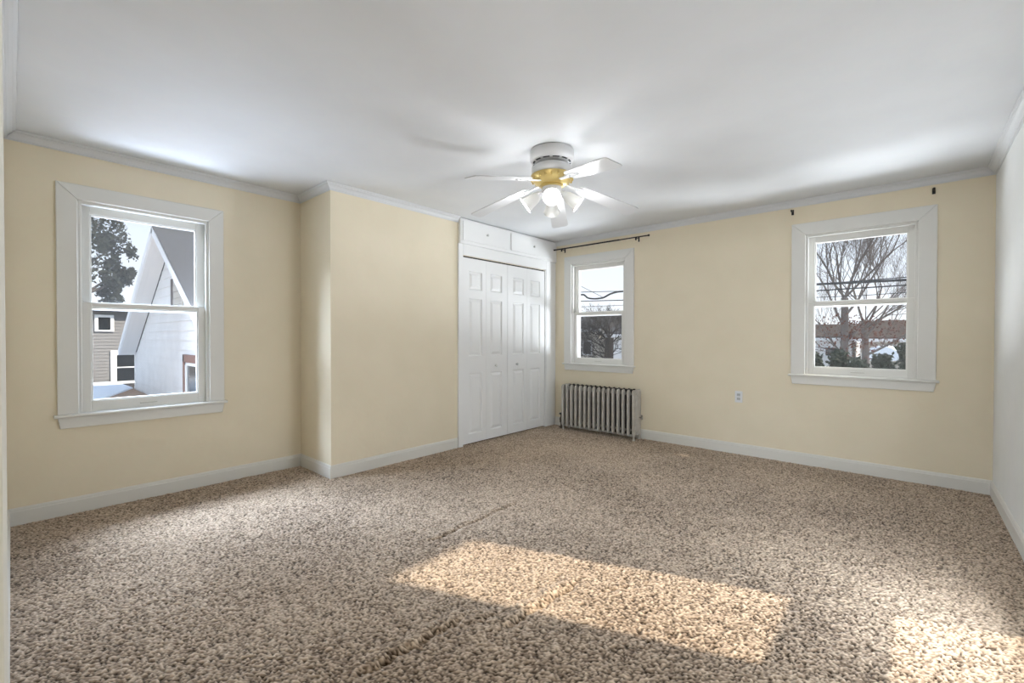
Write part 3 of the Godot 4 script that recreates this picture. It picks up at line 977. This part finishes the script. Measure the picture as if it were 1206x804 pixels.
# ---------------------------------------------------------------- outside
# a bare tree: trunk and limbs grown from a list of forks
func grow(g: Geo, p: Vector3, d: Vector3, len_: float, r: float, depth: int, lift: float, spread: float) -> void:
	var segs := 3
	var q := p
	var dir := d
	for s in segs:
		var nd := (dir + Vector3(rng.randf_range(-1, 1), rng.randf_range(-0.6, 1), rng.randf_range(-1, 1)) * 0.13 + Vector3.UP * lift * 0.10).normalized()
		var e := q + nd * (len_ / segs)
		var ra := r * (1.0 - 0.33 * s / segs)
		var rb := r * (1.0 - 0.33 * (s + 1) / segs)
		g.tube(q, e, ra, rb, 6 if depth > 3 else 4 if depth > 1 else 3, false)
		if depth > 0:
			var kids := 1 if s < segs - 1 else 2
			if depth <= 3 and s < segs - 1: kids = rng.randi_range(0, 1 if depth > 1 else 2)
			for k in kids:
				var side := nd.cross(Vector3(rng.randf_range(-1, 1), rng.randf_range(-1, 1), rng.randf_range(-1, 1))).normalized()
				var cd := (nd + side * spread * rng.randf_range(0.7, 1.25)).normalized()
				cd = (cd + Vector3.UP * lift * 0.2).normalized()
				grow(g, e, cd, len_ * rng.randf_range(0.62, 0.85), maxf(rb * rng.randf_range(0.52, 0.72), 0.0035), depth - 1, lift, spread)
		q = e
		dir = nd

func bare_tree(called: String, label: String, at: Vector3, trunk_h: float, r: float, limbs: Array, bark: Material, sd: int, depth: int, lift: float, spread: float, leaves := 0, leaf_box := AABB()) -> void:
	rng.seed = sd
	var t := thing(called, label, "tree", at)
	var g := Geo.new()
	var q := Vector3.ZERO
	for s in 5:
		var e := Vector3(rng.randf_range(-0.03, 0.03), trunk_h * (s + 1) / 5.0, rng.randf_range(-0.03, 0.03))
		g.tube(q, e, r * (1.15 - 0.06 * s), r * (1.15 - 0.06 * (s + 1)), 10, true)
		q = e
	part("trunk", g, bark, t)
	g = Geo.new()
	for l in limbs:
		# [height share, direction, length, radius]
		var d: Vector3 = l[1]
		grow(g, Vector3(0, trunk_h * float(l[0]), 0), d.normalized(), l[2], float(l[3]) * 0.72, depth, lift, spread)
	part("branches", g, bark, t, "stuff")
	if leaves > 0:
		g = Geo.new()
		leaf_cloud(g, leaves, leaf_box, 0.05)
		part("dead_leaves", g, mats["dead leaves"], t, "stuff")

func leaf_cloud(g: Geo, count: int, b: AABB, size: float) -> void:
	for i in count:
		var p := b.position + Vector3(rng.randf(), rng.randf(), rng.randf()) * b.size
		leaf(g, p, size * rng.randf_range(0.6, 1.3))

func leaf(g: Geo, p: Vector3, s: float) -> void:
	var u := Vector3(rng.randf_range(-1, 1), rng.randf_range(-1, 1), rng.randf_range(-1, 1)).normalized()
	var w := u.cross(Vector3(rng.randf_range(-1, 1), rng.randf_range(-1, 1), rng.randf_range(-1, 1))).normalized()
	g.tri(p - u * s, p + w * s * 0.5, p + u * s)
	g.tri(p - u * s, p + u * s, p - w * s * 0.5)

func leafy_tree(called: String, label: String, at: Vector3, h: float, blobs: Array, m: Material, sd: int, per: int, size: float) -> void:
	rng.seed = sd
	var t := thing(called, label, "tree", at)
	var g := Geo.new()
	g.tube(Vector3.ZERO, Vector3(0, h, 0), 0.32, 0.10, 10)
	for b in blobs:
		var c: Vector3 = b[0]
		g.tube(Vector3(0, maxf(c.y - 1.0, 1.0), 0), c, 0.09, 0.03, 6, false)
	part("trunk", g, mats["bark"], t)
	g = Geo.new()
	for b in blobs:
		var c: Vector3 = b[0]
		var r: Vector3 = b[1]
		# clumps inside each lobe
		for k in 9:
			var cc := c + Vector3(rng.randfn() * 0.5, rng.randfn() * 0.5, rng.randfn() * 0.5) * r
			for i in per / 9:
				leaf(g, cc + Vector3(rng.randfn(), rng.randfn(), rng.randfn()) * r * 0.22, size * rng.randf_range(0.6, 1.4))
	part("foliage", g, m, t, "stuff")

func shrub(called: String, label: String, at: Vector3, w: float, h: float, sd: int, n: int, group: String) -> void:
	rng.seed = sd
	var t := thing(called, label, "shrub", at, 0.0, group)
	var g := Geo.new()
	g.tube(Vector3.ZERO, Vector3(0, h * 0.9, 0), 0.05, 0.015, 6)
	part("stem", g, mats["bark"], t)
	g = Geo.new()
	# drooping sprays round the stem
	for i in n / 40:
		var y := pow(rng.randf(), 0.8)
		var a := rng.randf() * TAU
		var reach := w * (1.05 - 0.75 * y) * rng.randf_range(0.55, 1.15)
		var tip := Vector3(cos(a) * reach, h * (0.1 + 0.9 * y) - reach * 0.15, sin(a) * reach)
		for k in 40:
			var q := rng.randf()
			leaf(g, Vector3(tip.x * q, tip.y + reach * 0.15 * (1.0 - q), tip.z * q) + Vector3(rng.randfn(), rng.randfn(), rng.randfn()) * 0.05, rng.randf_range(0.04, 0.10))
	part("foliage", g, mats["evergreen"], t, "stuff")

# gabled white neighbour seen through the left window; its gable wall faces +z
func white_house() -> void:
	var t := thing("white_house", "white clapboard gabled house with dark roof outside the left window", "house")
	var zw := -2.2
	var xl := -15.38; var xr := -7.02; var xp := -11.2; var yp := 3.36; var ye := 0.86; var yb := -0.2
	var slope := (yp - ye) / (xp - xl)
	var white := mats["clapboard white"] as Material
	# body
	var g := Geo.new()
	g.xf = Transform3D(Basis(), Vector3(0, 0, 0))
	g.prism([Vector2(xl, GY), Vector2(xr, GY), Vector2(xr, ye - 0.12), Vector2(xp, yp - 0.14), Vector2(xl, ye - 0.12)], -9.0, zw - 0.02)
	part("wall", g, white, t)
	var y := yb - 0.37
	var k := 0
	while y < yp - 0.25:
		var y2 := y + 0.186
		var a0 := xl; var a1 := xr
		if y2 > ye - 0.14:
			a0 = xp - (yp - 0.14 - y2) / slope - 0.0
			a1 = xp + (yp - 0.14 - y2) / slope
		if y < ye - 0.3: a0 = xl
		g = Geo.new()
		# thin at the top, proud at its lower edge
		var f0 := zw + 0.012; var f1 := zw - 0.012
		var b0: float = minf(a0, maxf(xl, a0 - 0.0))
		g.quad(Vector3(a0, y, f0), Vector3(a1, y, f0), Vector3(a1, y2, f1), Vector3(a0, y2, f1))
		g.quad(Vector3(a0, y, zw - 0.03), Vector3(a1, y, zw - 0.03), Vector3(a1, y, f0), Vector3(a0, y, f0))
		g.quad(Vector3(a0, y2, f1), Vector3(a1, y2, f1), Vector3(a1, y2, zw - 0.03), Vector3(a0, y2, zw - 0.03))
		g.tri(Vector3(a0, y, zw - 0.03), Vector3(a0, y, f0), Vector3(a0, y2, f1))
		g.tri(Vector3(a1, y, f0), Vector3(a1, y, zw - 0.03), Vector3(a1, y2, f1))
		part("clapboard", g, white, t)
		y = y2
		k += 1
	# corner board
	g = Geo.new()
	g.box(Vector3(xl - 0.02, yb - 0.3, zw - 0.05), Vector3(xl + 0.05, ye - 0.1, zw + 0.02), 0.004)
	part("corner_board", g, white, t)
	# roof slopes, overhanging the gable wall
	var zf := zw + 0.33
	for s in [-1.0, 1.0]:
		var ex: float = xp + s * (xp - xl) * 1.02
		var ey: float = yp - slope * absf(ex - xp)
		g = Geo.new()
		var nrm := Vector3(s * slope, 1, 0).normalized() * 0.14
		var a := Vector3(xp, yp, zf); var b := Vector3(ex, ey, zf)
		var kz := Vector3(0, 0, -8.0)
		var lo := -nrm
		var top := 0.02
		if s > 0:
			g.quad(a, b, b + kz, a + kz) if false else g.quad(b, b + kz, a + kz, a)
		else:
			g.quad(a, a + kz, b + kz, b)
		g.quad(b, b + lo * 0.5, b + lo * 0.5 + kz, b + kz)
		g.quad(a + lo * 0.3, a + lo * 0.3 + kz, a + kz, a)
		part("roof", g, mats["dark shingles"], t)
		# white soffit boards and fascia under the overhang
		g = Geo.new()
		var q0 := a - lo * 0.05; var q1 := b - lo * 0.05; var q2 := b + lo; var q3 := a + lo + Vector3(0, 0.0, 0)
		var zz := Vector3(0, 0, 0.012)
		g.quad(q1 + zz, q2 + zz, q3 + zz, q0 + zz)
		g.quad(q2 + zz, q2 - Vector3(0, 0, 0.02), q3 - Vector3(0, 0, 0.02), q3 + zz)
		part("fascia", g, mats["fascia white"], t)
		var n := 3
		for i in n:
			g = Geo.new()
			var z0 := -0.01 - i * 0.107
			var z1 := z0 - 0.101
			g.quad(a + lo * 0.95 + Vector3(0, 0, z0), a + lo * 0.95 + Vector3(0, 0, z1), b + lo * 0.95 + Vector3(0, 0, z1), b + lo * 0.95 + Vector3(0, 0, z0))
			g.quad(a + lo * 0.8 + Vector3(0, 0, z0), b + lo * 0.8 + Vector3(0, 0, z0), b + lo * 0.8 + Vector3(0, 0, z1), a + lo * 0.8 + Vector3(0, 0, z1))
			part("soffit_board", g, mats["soffit"], t)
	# louvred gable vent
	g = Geo.new()
	g.box(Vector3(-11.26, 1.66, zw - 0.02), Vector3(-10.98, 2.34, zw + 0.03))
	part("vent_shadow", g, mats["vent shadow brown"], t)  # dark strip painted as the shadow left of the louvres
	for i in 5:
		g = Geo.new()
		g.box(Vector3(-11.02, 1.68 + i * 0.128, zw + 0.0), Vector3(-10.36, 1.80 + i * 0.128, zw + 0.035 + 0.004 * (i % 2)), 0.004)
		part("louvre", g, mats["louvre cream"], t)
	# window with reddish frame, low on the gable wall
	g = Geo.new()
	for q in [[-10.20, -0.05, -10.10, 0.84], [-9.15, -0.05, -9.05, 0.84], [-10.20, 0.70, -9.05, 0.84], [-10.20, -0.12, -9.05, -0.04]]:
		g.box(Vector3(q[0], q[1], zw), Vector3(q[2], q[3], zw + 0.06), 0.005)
	var w := part("window", g, mats["red trim"], t)
	g = Geo.new()
	for q in [[-10.10, -0.05, -10.04, 0.70], [-9.21, -0.05, -9.15, 0.70], [-10.10, 0.64, -9.15, 0.70], [-10.10, 0.0, -9.15, 0.10]]:
		g.box(Vector3(q[0], q[1], zw), Vector3(q[2], q[3], zw + 0.045), 0.004)
	part("sash", g, mats["fascia white"], w)
	g = Geo.new()
	g.box(Vector3(-10.05, 0.05, zw), Vector3(-9.2, 0.66, zw + 0.02))
	part("pane", g, mats["far glass"], w)

func grey_house() -> void:
	var x := -19.0
	var t := thing("grey_house", "grey sided house with white window frames behind the white house", "house")
	var g := Geo.new()
	g.box(Vector3(x - 8.0, GY, -9.0), Vector3(x - 0.02, 2.0, 2.0))
	part("wall", g, mats["grey siding"], t)
	g = Geo.new()
	var y := -0.5
	while y < 1.95:
		g.quad(Vector3(x + 0.010, y, 2.0), Vector3(x + 0.010, y, -9.0), Vector3(x - 0.008, y + 0.1, -9.0), Vector3(x - 0.008, y + 0.1, 2.0))
		g.quad(Vector3(x - 0.02, y, 2.0), Vector3(x - 0.02, y, -9.0), Vector3(x + 0.010, y, -9.0), Vector3(x + 0.010, y, 2.0))
		y += 0.1
	part("siding", g, mats["grey siding"], t, "stuff")
	g = Geo.new()
	g.box(Vector3(x - 8.3, 1.98, -9.3), Vector3(x + 0.35, 2.08, 2.3))
	part("roof", g, mats["dark shingles"], t)
	g = Geo.new()
	g.box(Vector3(x - 0.02, -0.62, -9.0), Vector3(x + 0.04, -0.40, 2.0))
	part("base_board", g, mats["dark shingles"], t)
	for q in [[-1.735, -2.19, 1.33, 1.86, false], [-2.10, -2.98, -0.35, 0.73, true]]:
		var z0: float = q[0]; var z1: float = q[1]; var y0: float = q[2]; var y1: float = q[3]
		g = Geo.new()
		var b := 0.085 if not q[4] else 0.15
		for r in [[z0, z0 - b, y0, y1], [z1 + b, z1, y0, y1], [z0 - b, z1 + b, y1 - b, y1], [z0 - b, z1 + b, y0, y0 + b * 0.6]]:
			g.box(Vector3(x, r[2], r[0]), Vector3(x + 0.07, r[3], r[1]), 0.005)
		if q[4]:
			g.box(Vector3(x, 0.16, z0 - b), Vector3(x + 0.04, 0.20, z1 + b), 0.004)
		var w := part("window", g, mats["fascia white"], t)
		g = Geo.new()
		g.box(Vector3(x, y0 + b * 0.5, z0 - b * 0.9), Vector3(x + 0.02, y1 - b * 0.9, z1 + b * 0.9))
		part("pane", g, mats["far glass"], w)

func simple_house(called: String, label: String, x0: float, x1: float, z: float, depth: float, eave: float, ridge_y: float, wall_m: Material, roof_m: Material, windows: Array, snow := false) -> void:
	# ridge runs along x
	var t := thing(called, label, "house")
	var g := Geo.new()
	g.box(Vector3(x0, GY, z - depth), Vector3(x1, eave, z))
	part("wall", g, wall_m, t)
	g = Geo.new()
	var zm := z - depth * 0.5
	var e := 0.35
	var o := 0.12
	for s in [1.0, -1.0]:
		var ze: float = zm + s * (depth * 0.5 + e)
		var dy: float = (ridge_y - eave) * e / (depth * 0.5)
		var a := Vector3(x0 - e, eave - dy, ze); var b := Vector3(x1 + e, eave - dy, ze)
		var c := Vector3(x1 + e, ridge_y, zm); var d := Vector3(x0 - e, ridge_y, zm)
		var k := Vector3(0, o, 0)
		if s > 0: g.quad(a + k, b + k, c + k, d + k)
		else: g.quad(b + k, a + k, d + k, c + k)
		g.quad(a, b, b + k, a + k); g.quad(d, c, b, a)
	for xx in [x0 - e, x1 + e]:
		g.tri(Vector3(xx, eave - 0.1, zm + depth * 0.5 + e), Vector3(xx, eave - 0.1, zm - depth * 0.5 - e), Vector3(xx, ridge_y + o, zm))
	part("roof", g, roof_m, t)
	g = Geo.new()
	g.box(Vector3(x0 - e, eave - 0.28, z + e - 0.02), Vector3(x1 + e, eave - 0.06, z + e + 0.03))
	part("fascia", g, mats["fascia white"], t)
	for q in windows:
		g = Geo.new()
		var b := 0.1
		for r in [[q[0], q[0] + b, q[1], q[3]], [q[2] - b, q[2], q[1], q[3]], [q[0], q[2], q[3] - b, q[3]], [q[0], q[2], q[1], q[1] + b]]:
			g.box(Vector3(r[0], r[2], z), Vector3(r[1], r[3], z + 0.08), 0.006)
		var w := part("window", g, mats["fascia white"], t)
		g = Geo.new()
		g.box(Vector3(q[0] + b * 0.8, q[1] + b * 0.8, z), Vector3(q[2] - b * 0.8, q[3] - b * 0.8, z + 0.03))
		part("pane", g, mats["far glass"], w)

func cable(called: String, label: String, pts: Array, r: float) -> void:
	var c := Curve3D.new()
	for i in pts.size():
		var p: Vector3 = pts[i]
		var tan_ := Vector3.ZERO
		if i > 0 and i < pts.size() - 1:
			tan_ = (pts[i + 1] - pts[i - 1]).normalized() * minf((pts[i + 1] - p).length(), (p - pts[i - 1]).length()) / 3.0
		c.add_point(p, -tan_, tan_)
	var g := Geo.new()
	var b := c.tessellate(4, 2.0)
	for i in b.size() - 1:
		g.tube(b[i], b[i + 1], r, r, 6, false)
	solo(called, g, mats["cable black"], label, "cable", "utility cables along the street")

func outside() -> void:
	# unseen eave, added to keep the sun out of the far windows
	var g := Geo.new()
	g.box(Vector3(XA - 0.6, 2.38, ZC - WT - 0.75), Vector3(XD + 0.6, 2.44, ZC - WT))
	solo("added_trim_8", g, mats["fascia white"], "unseen white eave added to keep sun off the far windows", "eave", "", "structure")
	# snowy ground
	g = Geo.new()
	g.box(Vector3(-90, GY - 0.3, -120), Vector3(60, GY, 40))
	solo("ground", g, paint("snowy ground", Color(0.50, 0.48, 0.45), Color(0.88, 0.90, 0.93), 0.05, 0.9, 0.0, 21), "snow covered ground and street outside", "ground", "", "structure")

	white_house()
	grey_house()
	# low flat-roofed wing between the houses, with snow
	var t := thing("low_wing", "low tan flat roof with snow beside the white clapboard wall", "roof")
	g = Geo.new()
	g.box(Vector3(-18.0, GY, -2.17), Vector3(-5.2, -0.215, 3.0))
	part("roof_deck", g, mats["tan roof"], t)
	g = Geo.new()
	g.xf = Transform3D(Basis(Vector3.RIGHT, -PI / 2), Vector3.ZERO)   # x, -z
	g.prism([Vector2(-17.9, 2.1), Vector2(-17.9, -2.9), Vector2(-6.0, -2.9), Vector2(-10.5, 0.35), Vector2(-13.4, 1.40), Vector2(-15.5, 2.16)], -0.215, -0.175, 0.02)
	part("snow", g, mats["snow"], t)

	# trees beyond the left window
	leafy_tree("leafy_tree", "tall dark leafy tree behind the grey house, left window", Vector3(-32, GY, -2.6), 11.0, [[Vector3(0, 6.0, 0.5), Vector3(1.2, 1.4, 0.9)], [Vector3(0, 8.4, 0.3), Vector3(1.2, 1.5, 0.9)], [Vector3(0, 10.2, -0.6), Vector3(1.0, 1.2, 0.9)], [Vector3(0, 8.9, -1.1), Vector3(0.8, 0.8, 0.5)], [Vector3(0, 7.4, -1.0), Vector3(0.8, 0.7, 0.5)], [Vector3(0, 6.3, -1.1), Vector3(0.9, 0.6, 0.6)], [Vector3(0.3, 7.4, -1.75), Vector3(0.5, 0.4, 0.3)]], mats["dark foliage"], 31, 900, 0.11)

	# houses, trees and hedge beyond the far windows
	simple_house("street_house", "brown roofed house across the street, wide window", -2.6, 6.0, -40.0, 8.0, 1.15, 2.35, mats["pale wall"], mats["brown shingles"], [[-0.9, -0.6, 0.1, 0.7], [1.2, -0.6, 2.2, 0.7]])
	simple_house("street_house", "pale grey house at left across the street, wide window", -9.5, -3.4, -44.0, 7.0, 1.2, 2.2, mats["clapboard white"], mats["brown shingles"], [[-5.2, -0.4, -4.3, 0.45], [-4.1, -0.4, -3.6, 0.45]])
	simple_house("street_house", "dark roofed white house behind tree in the narrow window", -16.9, -10.5, -30.0, 7.0, 1.45, 2.55, mats["clapboard white"], mats["dark shingles"], [[-15.9, -0.6, -15.0, 0.6]])
	simple_house("street_house", "far house with dark gable roof, left in narrow window", -27.0, -18.4, -31.0, 7.0, 1.9, 3.0, mats["pale wall"], mats["dark shingles"], [[-19.9, -0.3, -19.0, 0.9]])
	# garage with a snow-covered roof
	t = thing("garage", "low garage with rounded snow covered roof across the street", "garage")
	g = Geo.new()
	g.box(Vector3(-1.85, GY, -33.0), Vector3(-0.30, 0.02, -29.8))
	part("wall", g, mats["pale wall"], t)
	g = Geo.new()
	var poly := []
	for i in 13:
		var u := -1.0 + i / 6.0
		poly.append(Vector2(-1.07 - u * 0.82, 0.42 - 0.42 * u * u + 0.33))
	poly.append(Vector2(-1.9, -0.02)); poly.append(Vector2(-0.24, -0.02))
	g.prism(poly, -33.0, -29.7, 0.05)
	part("snow_roof", g, mats["snow"], t)
	# trees
	var bark := mats["bark"] as Material
	bare_tree("bare_tree", "tall bare tree with upright branches, left trunk in wide window", Vector3(-1.76, GY, -20.0), 5.6, 0.13, [[0.62, Vector3(-0.7, 0.7, 0.2), 1.5, 0.05], [0.70, Vector3(0.55, 0.8, -0.2), 1.6, 0.05], [0.80, Vector3(-0.45, 1, 0.1), 2.0, 0.06], [0.88, Vector3(0.6, 1, 0.1), 2.0, 0.06], [0.95, Vector3(-0.25, 1, 0.0), 2.0, 0.06], [1.0, Vector3(0.25, 1, 0.1), 2.1, 0.07], [1.0, Vector3(-0.6, 1, -0.2), 1.9, 0.06], [1.0, Vector3(0.75, 0.9, -0.2), 2.0, 0.06]], bark, 41, 5, 0.8, 0.5, 500, AABB(Vector3(-0.9, 3.4, -0.8), Vector3(1.8, 1.6, 1.6)))
	bare_tree("bare_tree", "bare tree with low spreading limbs, right trunk in wide window", Vector3(-1.20, GY, -20.4), 4.5, 0.12, [[0.78, Vector3(0.9, 0.55, 0.2), 1.7, 0.06], [0.74, Vector3(-0.9, 0.25, 0.2), 1.4, 0.05], [0.92, Vector3(0.5, 0.8, 0.2), 1.5, 0.05], [1.0, Vector3(-0.3, 1, 0.1), 1.6, 0.06], [1.0, Vector3(0.4, 1, -0.1), 1.6, 0.06], [1.0, Vector3(0.9, 0.7, -0.1), 1.5, 0.05]], bark, 43, 5, 0.4, 0.6, 600, AABB(Vector3(-0.5, 3.8, -0.8), Vector3(1.9, 1.0, 1.6)))
	bare_tree("bare_tree", "thick dark trunked bare tree filling the narrow window", Vector3(-8.80, GY, -15.6), 4.15, 0.20, [[0.80, Vector3(-1.0, 0.30, 0.2), 0.75, 0.045], [0.88, Vector3(-0.9, 0.5, 0.1), 0.75, 0.05], [0.93, Vector3(0.8, 0.6, 0.1), 0.6, 0.04], [0.96, Vector3(-0.8, 0.7, 0.1), 0.6, 0.05], [1.0, Vector3(-0.4, 0.8, 0.1), 0.42, 0.06], [1.0, Vector3(0.5, 0.7, -0.1), 0.42, 0.05], [0.76, Vector3(-1.0, 0.05, 0.2), 0.8, 0.035], [0.84, Vector3(-1.0, 0.2, -0.2), 0.8, 0.04], [0.80, Vector3(0.8, 0.9, 0.3), 0.6, 0.035], [0.97, Vector3(-1.0, 0.55, -0.1), 0.7, 0.05], [0.72, Vector3(-1.0, 0.35, -0.1), 0.8, 0.04], [0.99, Vector3(0.1, 0.9, 0.2), 0.45, 0.05]], mats["dark bark"], 47, 5, 0.05, 0.7)
	# evergreens
	var i := 0
	var shrub_labels := ["leftmost dark evergreen shrub seen low in the wide window", "dark evergreen shrub at the foot of the left bare trunk", "small dark evergreen shrub at the foot of the right bare trunk", "broad dark evergreen shrub before the snow covered garage", "tallest dark evergreen shrub, far right in the wide window"]
	for q in [[-1.85, -14.0, 0.42, 0.66], [-1.42, -14.6, 0.50, 0.80], [-0.95, -14.0, 0.42, 0.62], [-0.48, -14.5, 0.55, 0.74], [-0.02, -13.8, 0.42, 0.98]]:
		shrub("evergreen_shrub", shrub_labels[i], Vector3(q[0], GY, q[1]), q[2], q[3] - GY, 60 + i, 5200, "evergreen shrubs below the wide window")
		i += 1
	# utility cables
	var z := -13.0
	cable("utility_cable", "thick drooping bundle cable crossing both far windows", [Vector3(-20, 2.9, z), Vector3(-11, 2.78, z), Vector3(-8.33, 2.62, z), Vector3(-8.15, 2.50, z), Vector3(-7.88, 2.455, z), Vector3(-7.56, 2.475, z), Vector3(-7.31, 2.575, z), Vector3(-7.04, 2.63, z), Vector3(-6.74, 2.63, z), Vector3(-4, 2.52, z), Vector3(-1.72, 2.46, z), Vector3(-0.05, 2.43, z), Vector3(6, 2.5, z), Vector3(14, 2.8, z)], 0.030)
	cable("utility_cable", "thin cable just above the drooping bundle", [Vector3(-20, 3.0, z - 0.1), Vector3(-8.33, 2.72, z - 0.1), Vector3(-6.74, 2.645, z - 0.1), Vector3(-1.72, 2.47, z - 0.1), Vector3(6, 2.6, z - 0.1), Vector3(14, 2.9, z - 0.1)], 0.012)
	cable("utility_cable", "middle cable running below the thick bundle", [Vector3(-20, 2.6, z), Vector3(-8.33, 2.40, z), Vector3(-6.74, 2.35, z), Vector3(-1.72, 2.305, z), Vector3(-0.05, 2.315, z), Vector3(6, 2.4, z), Vector3(14, 2.7, z)], 0.016)
	cable("utility_cable", "thinnest lowest cable in the wide window", [Vector3(-9, 2.2, z + 0.2), Vector3(-0.84, 2.12, z + 0.2), Vector3(-0.05, 2.14, z + 0.2), Vector3(14, 2.5, z + 0.2)], 0.008)
	cable("utility_cable", "thin slanting wire in the narrow window", [Vector3(-20.0, 8.6, z - 0.02), Vector3(-9.5, 3.45, z - 0.02), Vector3(-8.3, 2.85, z - 0.02), Vector3(-7.58, 2.49, z - 0.01)], 0.008)

# ---------------------------------------------------------------- materials
func materials() -> void:
	mat("white paint", Color(0.87, 0.86, 0.83), 0.42)
	mat("window paint", Color(0.885, 0.88, 0.86), 0.45)
	mat("door paint", Color(0.935, 0.935, 0.93), 0.48)
	mat("knob paint", Color(0.82, 0.82, 0.81), 0.3)
	mat("lift shade", Color(0.78, 0.77, 0.74), 0.45)
	mat("storm frame", Color(0.93, 0.94, 0.95), 0.4)
	var gl := mat("window glass", Color(1, 1, 1, 0.03), 0.03)
	gl.metallic_specular = 0.12
	gl.transparency = BaseMaterial3D.TRANSPARENCY_ALPHA
	var hz := mat("hazy glass", Color(0.80, 0.80, 0.80, 0.07), 0.06)
	hz.metallic_specular = 0.12
	hz.transparency = BaseMaterial3D.TRANSPARENCY_ALPHA
	mat("dark metal", Color(0.07, 0.065, 0.06), 0.5)
	mat("rod black", Color(0.05, 0.04, 0.035), 0.4)
	mat("chrome", Color(0.75, 0.75, 0.74), 0.25, 0.9)
	var rp := paint("radiator paint", Color(0.70, 0.68, 0.65), Color(0.78, 0.76, 0.73), 2.0, 0.40, 0.0, 9)
	rp.metallic = 0.15
	mat("inner column shade", Color(0.20, 0.185, 0.17), 0.6, 0.2)  # dark tone standing for the shade between radiator columns
	var vm := mat("valve metal", Color(0.40, 0.37, 0.33), 0.4, 0.6)
	mat("fan white", Color(0.86, 0.86, 0.86), 0.3)
	mat("blade white", Color(0.80, 0.80, 0.80), 0.32)
	mat("brass", Color(0.84, 0.75, 0.50), 0.28, 0.85)
	var sg := mat("lamp shade glass", Color(0.80, 0.80, 0.79), 0.35)
	sg.emission_enabled = true
	sg.emission = Color(1.0, 0.98, 0.95)
	sg.emission_energy_multiplier = 0.08
	sg.backlight_enabled = true
	sg.backlight = Color(0.25, 0.25, 0.24)
	var bg := mat("bulb glow", Color(1, 1, 1), 0.5)
	bg.emission_enabled = true
	bg.emission = Color(1.0, 0.97, 0.92)
	bg.emission_energy_multiplier = 4.0
	mat("outlet white", Color(0.90, 0.90, 0.90), 0.35)
	mat("outlet grey", Color(0.74, 0.74, 0.73), 0.4)
	# outside
	paint("clapboard white", Color(0.86, 0.86, 0.86), Color(0.91, 0.91, 0.91), 0.3, 0.8, 0.0, 31)
	mat("fascia white", Color(0.90, 0.91, 0.92), 0.6)
	mat("soffit", Color(0.86, 0.86, 0.86), 0.8)
	paint("dark shingles", Color(0.22, 0.22, 0.23), Color(0.34, 0.34, 0.35), 0.8, 0.9, 0.0, 33, 0.05)
	paint("brown shingles", Color(0.22, 0.185, 0.165), Color(0.31, 0.26, 0.23), 0.8, 0.9, 0.0, 34, 0.05)
	mat("grey siding", Color(0.50, 0.50, 0.505), 0.8)
	mat("red trim", Color(0.50, 0.36, 0.31), 0.6)
	mat("vent shadow brown", Color(0.26, 0.20, 0.18), 0.7)  # colour of the shadow painted beside the gable vent
	mat("louvre cream", Color(0.76, 0.74, 0.70), 0.7)
	mat("far glass", Color(0.10, 0.12, 0.14), 0.15)
	paint("tan roof", Color(0.56, 0.44, 0.35), Color(0.66, 0.54, 0.44), 0.5, 0.9, 0.0, 35)
	mat("snow", Color(0.90, 0.93, 0.97), 0.8)
	mat("pale wall", Color(0.70, 0.68, 0.64), 0.8)
	paint("bark", Color(0.36, 0.33, 0.32), Color(0.48, 0.45, 0.43), 2.0, 0.9, 0.0, 36)
	mat("dark bark", Color(0.16, 0.14, 0.13), 0.9)
	mat("dead leaves", Color(0.38, 0.20, 0.13), 0.9)
	mat("dark foliage", Color(0.20, 0.22, 0.19), 0.9)
	mat("evergreen", Color(0.16, 0.20, 0.15), 0.9)
	mat("cable black", Color(0.12, 0.13, 0.14), 0.7)

func _ready() -> void:
	camera_and_light()
	materials()
	shell()
	carpet()
	window("window_1", Vector3(XA, 0, -0.670), PI / 2, {"w": 0.745, "casing": 0.10, "stool": 0.662, "head": 2.082, "meet": 1.405, "stile": 0.055, "bottom": 0.072, "top": 0.055, "upper_pane": "hazy glass"}, "large white sash window at left looking onto a white gabled house")
	window("window_2", Vector3(-2.91, 0, ZC), 0.0, {"w": 0.770, "casing": 0.108, "stool": 0.838, "head": 2.112, "meet": 1.492, "stile": 0.050, "bottom": 0.065, "top": 0.050}, "narrow-looking white sash window beside the closet above the radiator")
	window("window_3", Vector3(-0.338, 0, ZC), 0.0, {"w": 0.766, "casing": 0.110, "stool": 0.836, "head": 2.112, "meet": 1.498, "stile": 0.050, "bottom": 0.065, "top": 0.050}, "wide white sash window at right looking onto bare trees")
	closet()
	radiator()
	fan()
	small_things()
	outside()
